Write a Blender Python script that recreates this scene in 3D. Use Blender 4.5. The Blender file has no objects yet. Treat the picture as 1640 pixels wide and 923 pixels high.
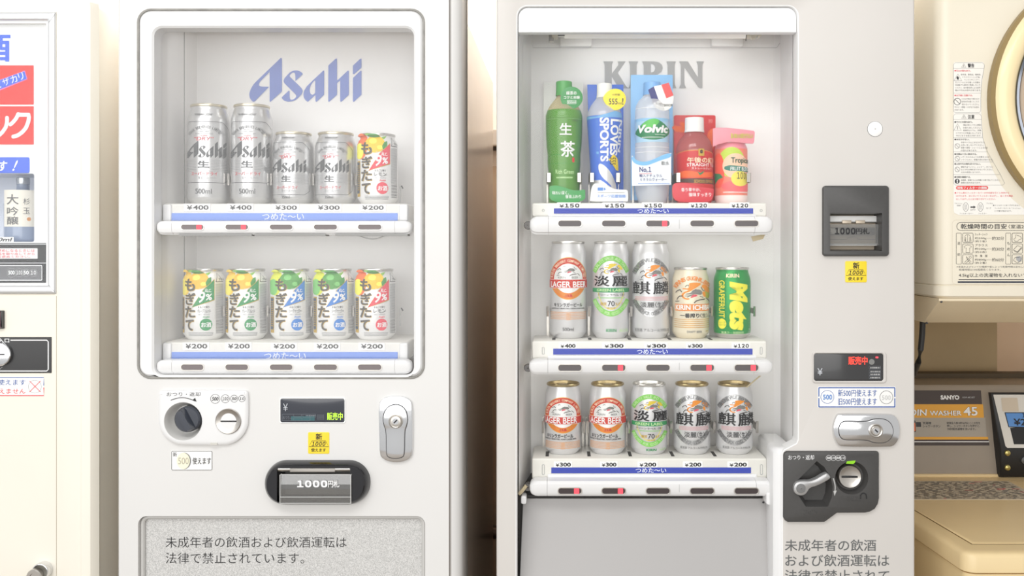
import bpy, bmesh, math, random
from mathutils import Vector, Matrix
from mathutils.geometry import tessellate_polygon
C = bpy.context.scene.collection
PI = math.pi
# ---------------------------------------------------------------- camera, world, lights, exposure
VX, VY, DC, ZC = 900.0, 395.0, 1.5, 1.4        # principal point (photo px), distance and height of the lens (m)
cam_d = bpy.data.cameras.new('camera'); cam = bpy.data.objects.new('camera', cam_d); C.objects.link(cam)
cam.location = (0, -DC, ZC); cam.rotation_euler = (PI/2, 0, 0)
cam_d.sensor_width = 36; cam_d.lens = 36*1500/1640
cam_d.shift_x = (820-VX)/1640; cam_d.shift_y = (VY-461.5)/1640
cam_d.clip_start = 0.05
bpy.context.scene.camera = cam
w = bpy.data.worlds.new('room_light'); bpy.context.scene.world = w; w.use_nodes = True
_nt = w.node_tree; _bg = _nt.nodes['Background']                 # a bright room: whiter towards the left, warmer to the right
_tc = _nt.nodes.new('ShaderNodeTexCoord'); _sx = _nt.nodes.new('ShaderNodeSeparateXYZ'); _mr = _nt.nodes.new('ShaderNodeMapRange'); _rp = _nt.nodes.new('ShaderNodeValToRGB')
_mr.inputs[1].default_value = -1; _mr.inputs[2].default_value = 1
_nt.links.new(_tc.outputs['Generated'], _sx.inputs[0]); _nt.links.new(_sx.outputs[0], _mr.inputs[0]); _nt.links.new(_mr.outputs[0], _rp.inputs[0]); _nt.links.new(_rp.outputs[0], _bg.inputs[0])
_rp.color_ramp.elements[0].position = .1; _rp.color_ramp.elements[0].color = (1, 1, 1, 1)
_rp.color_ramp.elements[1].position = .9; _rp.color_ramp.elements[1].color = (.98, .965, .945, 1)
_bg.inputs[1].default_value = 0.6
def area(name, loc, target, sx, sy, power, col=(1, 1, 1)):
    l = bpy.data.lights.new(name, 'AREA'); l.shape = 'RECTANGLE'; l.size = sx; l.size_y = sy; l.energy = power; l.color = col
    o = bpy.data.objects.new(name, l); C.objects.link(o); o.location = loc
    o.rotation_euler = (Vector(target)-Vector(loc)).to_track_quat('-Z', 'Y').to_euler()
    return o
area('ceiling_lamp', (-0.55, -1.7, 2.75), (-0.35, 0.1, 1.4), 1.8, 0.6, 17, (1, .995, .98))
area('front_fill_light', (-1.0, -4.2, 1.75), (-0.1, 0.1, 1.35), 5.0, 2.4, 88, (1, .995, .985))     # large fill light added behind the lens to brighten the display recesses
area('ceiling_lamp', (0.1, 0.5, 2.7), (0.1, 0.55, 0), 2.6, 0.3, 30, (1, .985, .96))
vs = bpy.context.scene.view_settings
vs.view_transform = 'Standard'; vs.look = 'None'; vs.gamma = 1; vs.use_curve_mapping = False; vs.exposure = 0.2
cy = bpy.context.scene.cycles
cy.transparent_max_bounces = 24; cy.max_bounces = 12; cy.diffuse_bounces = 8

# ---------------------------------------------------------------- photo px <-> metres
def sc(d): return (DC+d)/DC
def X(px, d=0.0): return (px-VX)/1000*sc(d)
def Z(py, d=0.0): return ZC-(py-VY)/1000*sc(d)
def P(px, py, d=0.0): return (X(px, d), d, Z(py, d))

# ---------------------------------------------------------------- materials
def lin(c): 
    c = c/255.0
    return c/12.92 if c <= 0.04045 else ((c+0.055)/1.055)**2.4
MATS = {}
def mat(name, rgb, rough=0.5, metal=0.0, var=0.0, scale=20.0, bump=0.0, coat=0.0, emit=0.0, spec=0.5):
    if name in MATS: return MATS[name]
    m = bpy.data.materials.new(name); m.use_nodes = True; MATS[name] = m
    nt = m.node_tree; b = nt.nodes['Principled BSDF']
    col = tuple(lin(v) for v in rgb)+(1,)
    b.inputs['Base Color'].default_value = col
    b.inputs['Roughness'].default_value = rough; b.inputs['Metallic'].default_value = metal
    b.inputs['Specular IOR Level'].default_value = spec
    b.inputs['Coat Weight'].default_value = coat
    if emit:
        b.inputs['Emission Color'].default_value = col; b.inputs['Emission Strength'].default_value = emit
    if var or bump:
        tc = nt.nodes.new('ShaderNodeTexCoord'); n = nt.nodes.new('ShaderNodeTexNoise')
        n.inputs['Scale'].default_value = scale; n.inputs['Detail'].default_value = 4
        nt.links.new(tc.outputs['Object'], n.inputs['Vector'])
        if var:
            r = nt.nodes.new('ShaderNodeValToRGB')
            r.color_ramp.elements[0].position = .3; r.color_ramp.elements[1].position = .7
            r.color_ramp.elements[0].color = tuple(v*(1-var) for v in col[:3])+(1,)
            r.color_ramp.elements[1].color = tuple(min(1, v*(1+var*.5)) for v in col[:3])+(1,)
            nt.links.new(n.outputs['Fac'], r.inputs['Fac']); nt.links.new(r.outputs['Color'], b.inputs['Base Color'])
        if bump:
            bp = nt.nodes.new('ShaderNodeBump'); bp.inputs['Strength'].default_value = bump; bp.inputs['Distance'].default_value = .002
            nt.links.new(n.outputs['Fac'], bp.inputs['Height']); nt.links.new(bp.outputs['Normal'], b.inputs['Normal'])
    return m
def pane_mat(name, tint, haze, gloss, hazecol=(1, 1, 1)):
    """thin acrylic: clear, a little white haze, a weak mirror reflection"""
    m = bpy.data.materials.new(name); m.use_nodes = True; nt = m.node_tree; nt.nodes.clear()
    out = nt.nodes.new('ShaderNodeOutputMaterial'); tr = nt.nodes.new('ShaderNodeBsdfTransparent'); tr.inputs[0].default_value = tuple(tint)+(1,)
    df = nt.nodes.new('ShaderNodeBsdfDiffuse'); df.inputs[0].default_value = tuple(hazecol)+(1,)
    gl = nt.nodes.new('ShaderNodeBsdfGlossy'); gl.inputs['Roughness'].default_value = .03
    m1 = nt.nodes.new('ShaderNodeMixShader'); m1.inputs[0].default_value = haze
    nt.links.new(tr.outputs[0], m1.inputs[1]); nt.links.new(df.outputs[0], m1.inputs[2])
    m2 = nt.nodes.new('ShaderNodeMixShader'); m2.inputs[0].default_value = gloss
    nt.links.new(m1.outputs[0], m2.inputs[1]); nt.links.new(gl.outputs[0], m2.inputs[2])
    nt.links.new(m2.outputs[0], out.inputs[0])
    return m
WHITE = mat('white_enamel', (236, 236, 235), .35, var=.02, scale=6)
WHITE2 = mat('white_moulding', (231, 231, 231), .3)
ASAHI_W = mat('pale_grey_enamel', (222, 221, 219), .38, var=.02, scale=5)
KIRIN_W = mat('warm_white_enamel', (209, 205, 200), .42, var=.02, scale=5)
LINER = mat('display_liner', (237, 236, 235), .55, var=.03, scale=8)
TRAY = mat('tray_plastic', (233, 231, 225), .4, var=.03, scale=30)
GASKET = mat('grey_gasket', (150, 148, 143), .6, var=.25, scale=60)
BLACK = mat('black_print', (28, 28, 30), .5)
INK = mat('dark_grey_ink', (60, 60, 62), .5)
GREYINK = mat('mid_grey_ink', (120, 120, 120), .5)
PALEINK = mat('pale_grey_ink', (170, 170, 170), .5)
PRINTW = mat('white_print', (245, 245, 245), .5)
CARD = mat('white_card', (246, 246, 244), .5)
GLOSSBLACK = mat('gloss_black_plastic', (26, 26, 30), .12, coat=.4)
DARKGREY = mat('dark_grey_plastic', (72, 71, 70), .4, var=.05, scale=200)
CHROME = mat('chrome', (225, 226, 228), .12, 1.0)
BRUSHED = mat('brushed_metal', (200, 196, 190), .32, 1.0, var=.06, scale=50)
RED = mat('red_print', (226, 60, 66), .5)
BLUE = mat('blue_print', (52, 92, 165), .5)
STRIP_A = mat('haze_paled_blue_strip', (120, 152, 228), .4)  # blue paled in its colour to show the haze over it
STRIP_K = mat('royal_blue_strip', (48, 66, 168), .4)
YELLOW = mat('yellow_sticker', (244, 216, 48), .45)
LED = mat('red_led', (255, 70, 84), .4, emit=.7)
LENS = mat('haze_paled_button_lens', (98, 86, 86), .15, coat=.3)  # lens lightened in its colour for the haze on the left machine
LENSK = mat('dark_button_lens', (62, 52, 52), .15, coat=.3)
CREAM = mat('cream_enamel', (238, 233, 220), .4, var=.025, scale=5)
ALUM = mat('anodised_aluminium', (226, 227, 228), .3, .6)
DRYER = mat('ivory_enamel', (230, 222, 203), .4, var=.03, scale=6)
WASHER = mat('yellowed_plastic', (236, 212, 164), .35, var=.04, scale=8)

# ---------------------------------------------------------------- mesh builder
_G = {}
class Outline(list): n = 1
def glyphs(s, bold=0.0, shear=0.0):
    """outline faces of a string in a unit box; CJK strokes are thickened by overlaid shifted copies"""
    if s.isdigit() and '1' in s: s = ''.join(chr(ord(c)+0xFEE0) for c in s)          # digits with a flagged 1
    k = (s, bold, shear)
    if k not in _G:
        wide = any(ord(c) > 0x2000 for c in s); full = all(0xFF10 <= ord(c) <= 0xFF19 for c in s)
        cu = bpy.data.curves.new('lettering', 'FONT'); cu.body = s; cu.resolution_u = 3; cu.offset = 0 if wide and bold > 0 else bold; cu.shear = shear
        if full: cu.space_character = .53
        o = bpy.data.objects.new('lettering', cu); me = o.to_mesh()
        v = [(a.co.x, a.co.y) for a in me.vertices]; f = [tuple(p.vertices) for p in me.polygons]
        o.to_mesh_clear(); bpy.data.objects.remove(o); bpy.data.curves.remove(cu)
        if wide and bold > .003:
            b = bold*.75; n = len(v); v0, f0 = v, f; v, f = [], []
            for q, (dx, dy) in enumerate(((-b, -b), (b, -b), (-b, b), (b, b))):
                v += [(x+dx, y+dy) for x, y in v0]; f += [tuple(a+q*n for a in t) for t in f0]
        x0 = min(a[0] for a in v); x1 = max(a[0] for a in v); y0 = min(a[1] for a in v); y1 = max(a[1] for a in v)
        L_ = Outline([((a-x0)/(x1-x0), (b-y0)/max(1e-6, y1-y0)) for a, b in v]); L_.n = n if wide and bold > .003 else len(v)
        _G[k] = (L_, f, (x1-x0)/max(1e-6, y1-y0))
    return _G[k]
def rect2(x0, z0, x1, z1, r=0.0, n=5):
    """rounded rectangle, same vertex count for a given n"""
    if x0 > x1: x0, x1 = x1, x0
    if z0 > z1: z0, z1 = z1, z0
    r = max(1e-5, min(r, (x1-x0)/2-1e-6, (z1-z0)/2-1e-6)); p = []
    for cx, cz, a in ((x1-r, z1-r, 0), (x0+r, z1-r, 90), (x0+r, z0+r, 180), (x1-r, z0+r, 270)):
        for i in range(n+1):
            t = math.radians(a+90*i/n); p.append((cx+r*math.cos(t), cz+r*math.sin(t)))
    return p
def ell2(cx, cz, rx, rz=None, n=32, a0=0, a1=360):
    rz = rx if rz is None else rz
    m = n if a1-a0 >= 360 else n+1
    return [(cx+rx*math.cos(math.radians(a0+(a1-a0)*i/n)), cz+rz*math.sin(math.radians(a0+(a1-a0)*i/n))) for i in range(m)]
def inset2(loop, a):
    """move a closed 2D loop inwards by a (mitred)"""
    n = len(loop); ar = sum(loop[i][0]*loop[(i+1) % n][1]-loop[(i+1) % n][0]*loop[i][1] for i in range(n)); sg = 1 if ar > 0 else -1
    out = []
    for i in range(n):
        p0, p1, p2 = Vector(loop[i-1]), Vector(loop[i]), Vector(loop[(i+1) % n])
        d1 = (p1-p0); d2 = (p2-p1)
        d1 = d1.normalized() if d1.length > 1e-9 else d2.normalized(); d2 = d2.normalized() if d2.length > 1e-9 else d1
        n1 = Vector((-d1.y, d1.x))*sg; n2 = Vector((-d2.y, d2.x))*sg
        m = n1+n2; m = m/max(.3, m.dot(m)/2) if m.length > 1e-6 else n1
        q = p1+m*a; out.append((q.x, q.y))
    return out
def chaikin(p, it=2):
    for _ in range(it):
        q = []
        for i in range(len(p)):
            a, b = p[i], p[(i+1) % len(p)]
            q.append((a[0]*.75+b[0]*.25, a[1]*.75+b[1]*.25)); q.append((a[0]*.25+b[0]*.75, a[1]*.25+b[1]*.75))
        p = q
    return p
class MB:
    k = 0
    def __init__(s): s.v = []; s.f = []; s.m = []; s.ms = []
    def mi(s, m):
        if m not in s.ms: s.ms.append(m)
        return s.ms.index(m)
    def add(s, vs, fs, m):
        b = len(s.v); s.v += [tuple(a) for a in vs]; k = s.mi(m)
        for f in fs: s.f.append(tuple(b+i for i in f)); s.m.append(k)
    def loft(s, loops, m, cap0=False, cap1=False, closed=True, ring=False):
        n = len(loops[0]); vs = [p for l in loops for p in l]; fs = []
        L = len(loops)
        for j in range(L if ring else L-1):
            j2 = (j+1) % L
            for i in range(n if closed else n-1):
                fs.append((j*n+i, j*n+(i+1) % n, j2*n+(i+1) % n, j2*n+i))
        s.add(vs, fs, m)
        for flag, l in ((cap0, loops[0]), (cap1, loops[-1])):
            if flag: s.cap(l, m)
    def cap(s, l, m):
        s.add(l, tessellate_polygon([[Vector(p) for p in l]]), m)
    def face2(s, loop, y, m, holes=()):
        ls = [[Vector((a, y, b)) for a, b in l] for l in (loop,)+tuple(holes)]
        s.add([tuple(p) for l in ls for p in l], tessellate_polygon(ls), m)
    def prism2(s, loop, y0, y1, m, holes=(), caps=(1, 1)):
        for l in (loop,)+tuple(holes):
            s.loft([[(a, y0, b) for a, b in l], [(a, y1, b) for a, b in l]], m)
        if caps[0]: s.face2(loop, y0, m, holes)
        if caps[1]: s.face2(loop, y1, m, holes)
    def slab2(s, loop, yb, yf, m, bev=.001, mface=None, back=True):
        """plate with a rounded front edge; yf < yb, front looks at the camera"""
        l1, l2, l3 = loop, inset2(loop, bev*.3), inset2(loop, bev)
        s.loft([[(a, yb, b) for a, b in l1], [(a, yf+bev, b) for a, b in l1], [(a, yf+bev*.3, b) for a, b in l2], [(a, yf, b) for a, b in l3]], m)
        s.face2(l3, yf, mface or m)
        if back: s.face2(l1, yb, m)
    def ring2(s, outer, inner, yb, yf, m, bev=.0008):
        """frame between two loops of equal vertex count"""
        o2 = inset2(outer, bev); i2 = inset2(inner, -bev)
        s.loft([[(a, yb, b) for a, b in outer], [(a, yf+bev, b) for a, b in outer], [(a, yf, b) for a, b in o2],
                [(a, yf, b) for a, b in i2], [(a, yf+bev, b) for a, b in inner], [(a, yb, b) for a, b in inner]], m, ring=True)
    def box(s, x0, x1, y0, y1, z0, z1, m, bev=0.0):
        if x0 > x1: x0, x1 = x1, x0
        if y0 > y1: y0, y1 = y1, y0
        if z0 > z1: z0, z1 = z1, z0
        if not bev:
            v = [(x, y, z) for x in (x0, x1) for y in (y0, y1) for z in (z0, z1)]
            s.add(v, [(0, 1, 3, 2), (4, 6, 7, 5), (0, 4, 5, 1), (2, 3, 7, 6), (0, 2, 6, 4), (1, 5, 7, 3)], m)
        else:
            def L(a, y): return [(p[0], y, p[1]) for p in rect2(x0+a, z0+a, x1-a, z1-a, max(bev-a, bev*.15), 3)]
            s.loft([L(bev, y0), L(bev*.3, y0+bev*.3), L(0, y0+bev), L(0, y1-bev), L(bev*.3, y1-bev*.3), L(bev, y1)], m, True, True)
    def lathe(s, prof, c, m, n=40, axis='Z', cap0=False, cap1=False, mf=None):
        loops = []
        for r, h in prof:
            l = []
            for i in range(n):
                a = 2*PI*i/n; u, v = r*math.cos(a), r*math.sin(a)
                if axis == 'Z': l.append((c[0]+u, c[1]+v, c[2]+h))
                else: l.append((c[0]+u, c[1]+h, c[2]+v))
            loops.append(l)
        s.loft(loops, m, cap0, cap1)
    def tube(s, pts, r, m, n=10):
        pts = [Vector(p) for p in pts]; loops = []
        for i, p in enumerate(pts):
            t = (pts[min(i+1, len(pts)-1)]-pts[max(i-1, 0)]).normalized()
            u = t.orthogonal().normalized() if abs(t.z) > .9 else t.cross(Vector((0, 0, 1))).normalized(); v = t.cross(u)
            rr = r[i] if isinstance(r, (list, tuple)) else r
            loops.append([tuple(p+u*rr*math.cos(2*PI*k/n)+v*rr*math.sin(2*PI*k/n)) for k in range(n)])
        s.loft(loops, m, True, True)
    # flat print: coordinates in metres on the plane y
    def text(s, t, x0, z0, x1, z1, y, m, bold=0.0, rot=0, shear=0.0):
        g, f, _ = glyphs(t, bold, shear); n = g.n; s.k = (s.k+1) % 40; y -= s.k*2e-6
        if x0 > x1: x0, x1 = x1, x0
        if z0 > z1: z0, z1 = z1, z0
        if rot == -90: g = [(b, 1-a) for a, b in g]
        elif rot == 90: g = [(1-b, a) for a, b in g]
        s.add([(x0+a*(x1-x0), y-(i//n)*2.5e-5, z0+b*(z1-z0)) for i, (a, b) in enumerate(g)], f, m)
    X = staticmethod(X); Z = staticmethod(Z)
    def S(s, d): return sc(d)/1000
    # the same in photo px at depth d
    def T(s, t, a, b, c, e, d, m, bold=0.0, rot=0, off=.0004, shear=0.0):
        s.text(t, s.X(a, d), s.Z(e, d), s.X(c, d), s.Z(b, d), d-off, m, bold, rot, shear)
    def poly(s, pts, d, m, off=.0004, holes=()):
        s.k = (s.k+1) % 40; off += s.k*2e-6
        s.face2([(s.X(a, d), s.Z(b, d)) for a, b in pts], d-off, m, tuple([(s.X(a, d), s.Z(b, d)) for a, b in h] for h in holes))
    def line(s, pts, wpx, d, m, off=.0004, closed=False):
        """stroke of constant width along px points"""
        s.k = (s.k+1) % 40; off += s.k*2e-6
        q = [Vector((s.X(a, d), s.Z(b, d))) for a, b in pts]; h = wpx*s.S(d)/2
        n = len(q); A = []; B = []
        for i in range(n):
            p0 = q[i-1] if (i or closed) else q[i]; p2 = q[(i+1) % n] if (i < n-1 or closed) else q[i]
            t = (p2-p0).normalized(); nn = Vector((-t.y, t.x))
            A.append((q[i].x+nn.x*h, d-off, q[i].y+nn.y*h)); B.append((q[i].x-nn.x*h, d-off, q[i].y-nn.y*h))
        s.loft([A, B], m, closed=closed)
    def rr(s, a, b, c, e, r, d, m, off=.0004):
        s.face2(rect2(s.X(a, d), s.Z(e, d), s.X(c, d), s.Z(b, d), r*s.S(d)), d-off, m)
    def rrline(s, a, b, c, e, r, wpx, d, m, off=.0004):
        o = rect2(s.X(a, d), s.Z(e, d), s.X(c, d), s.Z(b, d), r*s.S(d)); i = inset2(o, wpx*s.S(d))
        s.loft([[(p[0], d-off, p[1]) for p in o], [(p[0], d-off, p[1]) for p in i]], m)
    def disc(s, cx, cy_, r, d, m, off=.0004, ry=None):
        s.face2(ell2(s.X(cx, d), s.Z(cy_, d), r*s.S(d), (ry or r)*s.S(d)), d-off, m)
    def circ(s, cx, cy_, r, wpx, d, m, off=.0004, n=28):
        s.line(ell2(cx, cy_, r, n=n), wpx, d, m, off, True)
    def dashes(s, a, b, c, e, rows, d, m, seed=1, off=.0004, fill=.5):
        """rows of print too small to read, as broken strokes"""
        R = random.Random(seed); hh = (e-b)/rows
        for k in range(rows):
            x = a
            while x < c-.4:
                l = R.uniform(.6, 2.2); x2 = min(c, x+l); y0 = b+k*hh+hh*.2
                s.poly([(x, y0), (x2, y0), (x2, y0+hh*fill), (x, y0+hh*fill)], d, m, off); x = x2+R.uniform(.35, .8)
    def mesh(s, name):
        me = bpy.data.meshes.new(name); me.from_pydata(s.v, [], s.f)
        for m in s.ms: me.materials.append(m)
        me.polygons.foreach_set('material_index', s.m)
        bm = bmesh.new(); bm.from_mesh(me); bmesh.ops.remove_doubles(bm, verts=bm.verts, dist=1e-7)
        bmesh.ops.recalc_face_normals(bm, faces=bm.faces)
        for f in bm.faces: f.smooth = True
        bm.to_mesh(me); bm.free(); me.set_sharp_from_angle(angle=math.radians(38)); me.update()
        return me
    def build(s, name, parent=None, origin=None):
        me = s.mesh(name); o = bpy.data.objects.new(name, me); C.objects.link(o)
        if origin is not None:
            me.transform(Matrix.Translation(-Vector(origin))); o.location = origin
        if parent is not None:
            o.parent = parent
            pl = Vector((0, 0, 0)); q = parent
            while q is not None: pl += q.location; q = q.parent
            o.location = Vector(o.location)-pl
        return o
def tag(o, label=None, cat=None, group=None, kind=None):
    for k, v in (('label', label), ('category', cat), ('group', group), ('kind', kind)):
        if v: o[k] = v
    return o
def thing(name, label, cat, loc=(0, 0, 0), group=None):
    o = bpy.data.objects.new(name, None); C.objects.link(o); o.location = loc; o.empty_display_size = .05
    return tag(o, label, cat, group)
# ---------------------------------------------------------------- the setting
def structure(name, mb):
    return tag(mb.build(name), kind='structure')
WALLY = .95
WALLM = mat('beige_wallpaper', (236, 224, 210), .8, var=.03, scale=40, bump=.1)
WAINS = mat('brown_wainscot', (196, 168, 138), .6, var=.12, scale=3)
RAILM = mat('beige_rail', (205, 192, 176), .5, var=.03)
m = MB(); m.box(-3, 3, WALLY, WALLY+.1, 0, 2.9, WALLM); m.box(-3, 3, WALLY-.006, WALLY+.001, 0, 1.61, WAINS); structure('wall_back', m)
m = MB(); m.box(-3, 3, WALLY-.03, WALLY-.0062, Z(236, WALLY), Z(208, WALLY), RAILM, .004)
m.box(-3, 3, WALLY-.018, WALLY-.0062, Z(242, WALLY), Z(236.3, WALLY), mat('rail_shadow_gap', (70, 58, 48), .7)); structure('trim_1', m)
m = MB(); m.box(-3, 3, -3.2, WALLY+.1, -.1, 0, mat('vinyl_floor', (150, 140, 128), .4, var=.08, scale=4)); structure('floor', m)
# pipe along the foot of the wall between the machines
m = MB(); m.tube([(-.6, .9, Z(853, .9)), (.5, .9, Z(853, .9))], .017, mat('bronze_pipe', (92, 70, 54), .35, .6)); m.tube([(-.085, .9, 0), (-.085, .9, Z(830, .9))], .022, mat('black_pipe', (40, 36, 34), .5))
tag(m.build('water_pipe'), 'dark bronze pipe low on the wall in the gap between the two beer vending machines', 'pipe')

# ---------------------------------------------------------------- shared fittings
def yellow_sticker(par, a, b, c, e, d):
    m = MB(); m.slab2(rect2(X(a, d), Z(e, d), X(c, d), Z(b, d), .002), d, d-.0006, YELLOW, .0002)
    W, H = c-a, e-b; f = lambda u, v: (a+u*W, b+v*H); D = d-.0006
    q = f(.36, .06)+f(.66, .36); m.T('新', *q, D, BLACK, .02)
    m.line([f(.04, .67), f(.18, .4), f(.82, .4), f(.97, .67)], .7, D, BLACK, closed=True)
    q = f(.16, .44)+f(.82, .64); m.T('1000', *q, D, BLACK, .03, shear=.25)
    q = f(.14, .74)+f(.84, .91); m.T('使えます', *q, D, BLACK, .015)
    return m.build('sticker', par)
def coin_ring(m, cx, cy_, r, t, d, mcol, wpx=.7):
    m.circ(cx, cy_, r, wpx, d, mcol); m.T(t, cx-r*.72, cy_-r*.42, cx+r*.72, cy_+r*.42, d, mcol, .02, shear=.2)
def shelf(par, x0, x1, ytop, ystrip, ybot, xs, prices, tags, dF, dB, strip, strip_txt, stripM, tx, asahi, lipM=TRAY):
    """one display tray: body, strip, price cards"""
    m = MB(); d = dF
    zt, zb = Z(ytop, d), Z(ybot, d)
    m.box(X(x0, d), X(x1, d), d, dB, zb, zt, lipM, .0035)
    if asahi:
        for a, c in ((x0-.5, x0+13.5), (x1-13.5, x1+.5)): m.box(X(a, d), X(c, d), d-.004, d+.012, Z(ybot, d), Z(ytop+1, d), WHITE2, .003)
    else:
        for xx in (x0+18, x1-9):
            m.rrline(xx-2.2, ytop+10, xx+2.2, ybot-8, 2, .9, d, PALEINK)
        m.box(X(x0+25, d), X(x1-17, d), d-.003, d+.001, Z(ybot-.5, d), Z(strip[3]+1.2, d), WHITE2, .0015)
    sh = m.build('display_shelf', par)
    m = MB(); a, b, c, e = strip; m.box(X(a, d), X(c, d), d-.0012, d+.0005, Z(e, d), Z(b, d), stripM)
    m.T(strip_txt, tx[0], tx[1], tx[2], tx[3], d-.0012, mat('strip_lettering', (232, 238, 252), .5), .012)
    m.build('temperature_strip', sh)
    for (tx0, ty0, tx1, ty1), pr in zip(tags, prices):
        m = MB(); m.box(X(tx0, d), X(tx1, d), d-.001, d+.0003, Z(ty1, d), Z(ty0, d), CARD)
        w_, h_ = tx1-tx0, ty1-ty0
        if asahi:
            m.T(pr[1:], tx0+w_*.33, ty0+h_*.2, tx1-w_*.08, ty1-h_*.2, d-.001, INK, .022)
            m.T('¥', tx0+w_*.1, ty0+h_*.2, tx0+w_*.31, ty1-h_*.2, d-.001, INK, .02)
        else:
            m.T(pr[1:], tx0+w_*.33, ty0+h_*.2, tx1-w_*.06, ty1-h_*.12, d-.001, BLACK, .05 if '1' in pr else .035)
            m.T('¥', tx0+w_*.1, ty0+h_*.34, tx0+w_*.3, ty1-h_*.12, d-.001, BLACK, .02)
        m.build('price_tag', sh)
    return sh
def bar(par, x0, x1, y0, y1, cap, btn, seam, reds, dF, dB, by0, by1):
    """rounded rail of selection buttons in front of a tray"""
    d = dF
    zc, hz = (Z(y0, d)+Z(y1, d))/2, (Z(y0, d)-Z(y1, d))/2
    prof = [(-.55, 1), (-.15, .93), (0.0, .62), (0.0, -.3), (-.1, -.72), (-.3, -.8), (-.34, -1), (-1, -1), (-1, 1)]   # (depth, height) side view
    def sec(x, k=1.0): return [(x, dF-a*(dB-dF), zc+b*hz*k) for a, b in prof]
    m = MB(); xa, xb = X(x0, d), X(x1, d); ca, cb = X(x0+cap, d), X(x1-cap, d)
    m.loft([sec(ca+.0004), sec(cb-.0004)], WHITE2, True, True)
    if seam:
        s = X(seam, d); m.box(s-.0003, s+.0003, dF-.0002, dF+.004, zc-hz*.35, zc+hz*.6, PALEINK)
    b_ = m.build('button_bar', par)
    for e, i, sg in ((xa, ca, 1), (xb, cb, -1)):
        m = MB(); L = []
        cx_ = i-(i-e)*.0
        for t in (0, .04, .1, .2, .32, .46, 1):
            q_ = min(1, t/.46); k = .3+.7*math.sqrt(max(0, 1-(1-q_)**2))
            L.append([(e+(i-e)*t, dF+(dB-dF)*(.45*(1-k)-a*(.35+.65*k)), zc+b*hz*k) for a, b in prof])
        m.loft(L, WHITE2, True, True); m.build('end_cap', b_)
    for k, (a, c) in enumerate(btn):
        m = MB(); o = rect2(X(a, d), Z(by1, d), X(c, d), Z(by0, d), .0058); i2 = inset2(o, .0014); i3 = inset2(o, .0022)
        m.loft([[(p[0], d+.002, p[1]) for p in o], [(p[0], d-.0010, p[1]) for p in inset2(o, .0003)], [(p[0], d-.0010, p[1]) for p in i2], [(p[0], d-.0003, p[1]) for p in i3]], BRUSHED)
        m.face2(i3, d-.00032, LENSK if seam else LENS)
        bt = m.build('selection_button', b_)
        if k in reds:
            m = MB(); rx = a+(c-a)*.68; m.rr(rx-.5, by0+2, rx+7.5, by1-2.2, 1, d, LED, .0005); tag(m.build('sold_out_light', bt), 'glowing red light')
    return b_
def clip(par, px, y0, y1, wpx, d, foot, dcan=None, back=.146):
    """sprung metal clip beside a can, carried by an arm and a post behind it"""
    xc = X(px, dcan or d); h = wpx*sc(d)/2000; a, c = xc-h, xc+h; z0, z1 = Z(y1, d), Z(y0, d)
    m = MB(); m.loft([[(a, d, z), (xc, d-.002, z), (c, d, z), (c, d+.0015, z), (a, d+.0015, z)] for z in (z0, z1)], BRUSHED, True, True)
    if dcan:
        m.box(xc-.0008, xc+.0008, d+.001, back, z0+.004, z1-.004, BRUSHED); m.box(xc-.002, xc+.002, back-.003, back, foot, z1-.003, BRUSHED)
    else: m.box(xc-.001, xc+.001, d+.0016, d+.004, foot, z1-.002, BRUSHED)
    return m.build('can_clip', par)

TUBE = mat('lit_tube_glass', (255, 252, 246), .3, emit=.15)  # faint glow added, on the visible hood tube too
def fill_tube(par, x0, x1, py, d, power, down=.12):
    """unseen tube and light added under a tray or hood to brighten the display"""
    z = Z(py, d); m = MB(); m.tube([(x0, d, z), (x1, d, z)], .004, TUBE, 12)
    for x in (x0, x1): m.box(x-.006, x+.006, d-.006, d+.006, z-.006, z+.012, WHITE2, .001)
    o = m.build('added_fill_tube', par)
    l = bpy.data.lights.new('recess_fill_light', 'AREA'); l.shape = 'RECTANGLE'; l.size = abs(x1-x0)*.95; l.size_y = .012; l.energy = power; l.color = (1, .995, .98)
    q = bpy.data.objects.new('recess_fill_light', l); C.objects.link(q); q.location = ((x0+x1)/2, d, z-.007); q.rotation_euler = (math.radians(35), 0, 0)
    return o
# ---------------------------------------------------------------- left beer machine
AM = thing('vending_machine', 'pale grey beer vending machine with blue lettering and two display rows', 'vending machine', (X(455), .1, 0), 'vending machines')
def opening_loop(): return rect2(X(247), Z(601), X(663), Z(45), .013, 6)
outer = rect2(X(189), .06, X(724), 1.93, .004, 3)
m = MB()
# front skin: flat with a big rounded right edge and openings for the window and for the lower panel
lowpan = rect2(X(221), .35, X(681), Z(827), .014, 6)
wing = rect2(X(220), Z(607), X(680.5), Z(14), .022, 6)
m.face2(rect2(X(191.5), .06, X(719), 1.93, .001, 3), 0, ASAHI_W, (wing, lowpan, ell2(X(250+285/6.156), Z(615+362/6.156), .0308, n=32), rect2(X(446), Z(803), X(568), Z(744), .002, 4)))
for sx, dx, r in ((X(191.5), -1, .0025), (X(719), 1, .02)):
    L = [[(sx+dx*r*math.sin(t), r*(1-math.cos(t)), z) for t in [PI/2*i/6 for i in range(7)]]+[(sx+dx*r, .098, z)] for z in (.06, 1.93)]
    m.loft(L, ASAHI_W, closed=False)
m.face2(rect2(X(189), .06, X(719)+.02, 1.93, .001, 3), .098, ASAHI_W, (inset2(wing, -.002), lowpan))
for z in (.06, 1.93): m.add([(X(191.5), 0, z), (X(719), 0, z), (X(719)+.02, .098, z), (X(189), .098, z)], [(0, 1, 2, 3)], ASAHI_W)
for lp in (wing, lowpan): m.loft([[(a, 0, b) for a, b in lp], [(a, .02 if lp is lowpan else .098, b) for a, b in lp]], ASAHI_W)
m.build('door', AM)
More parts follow.
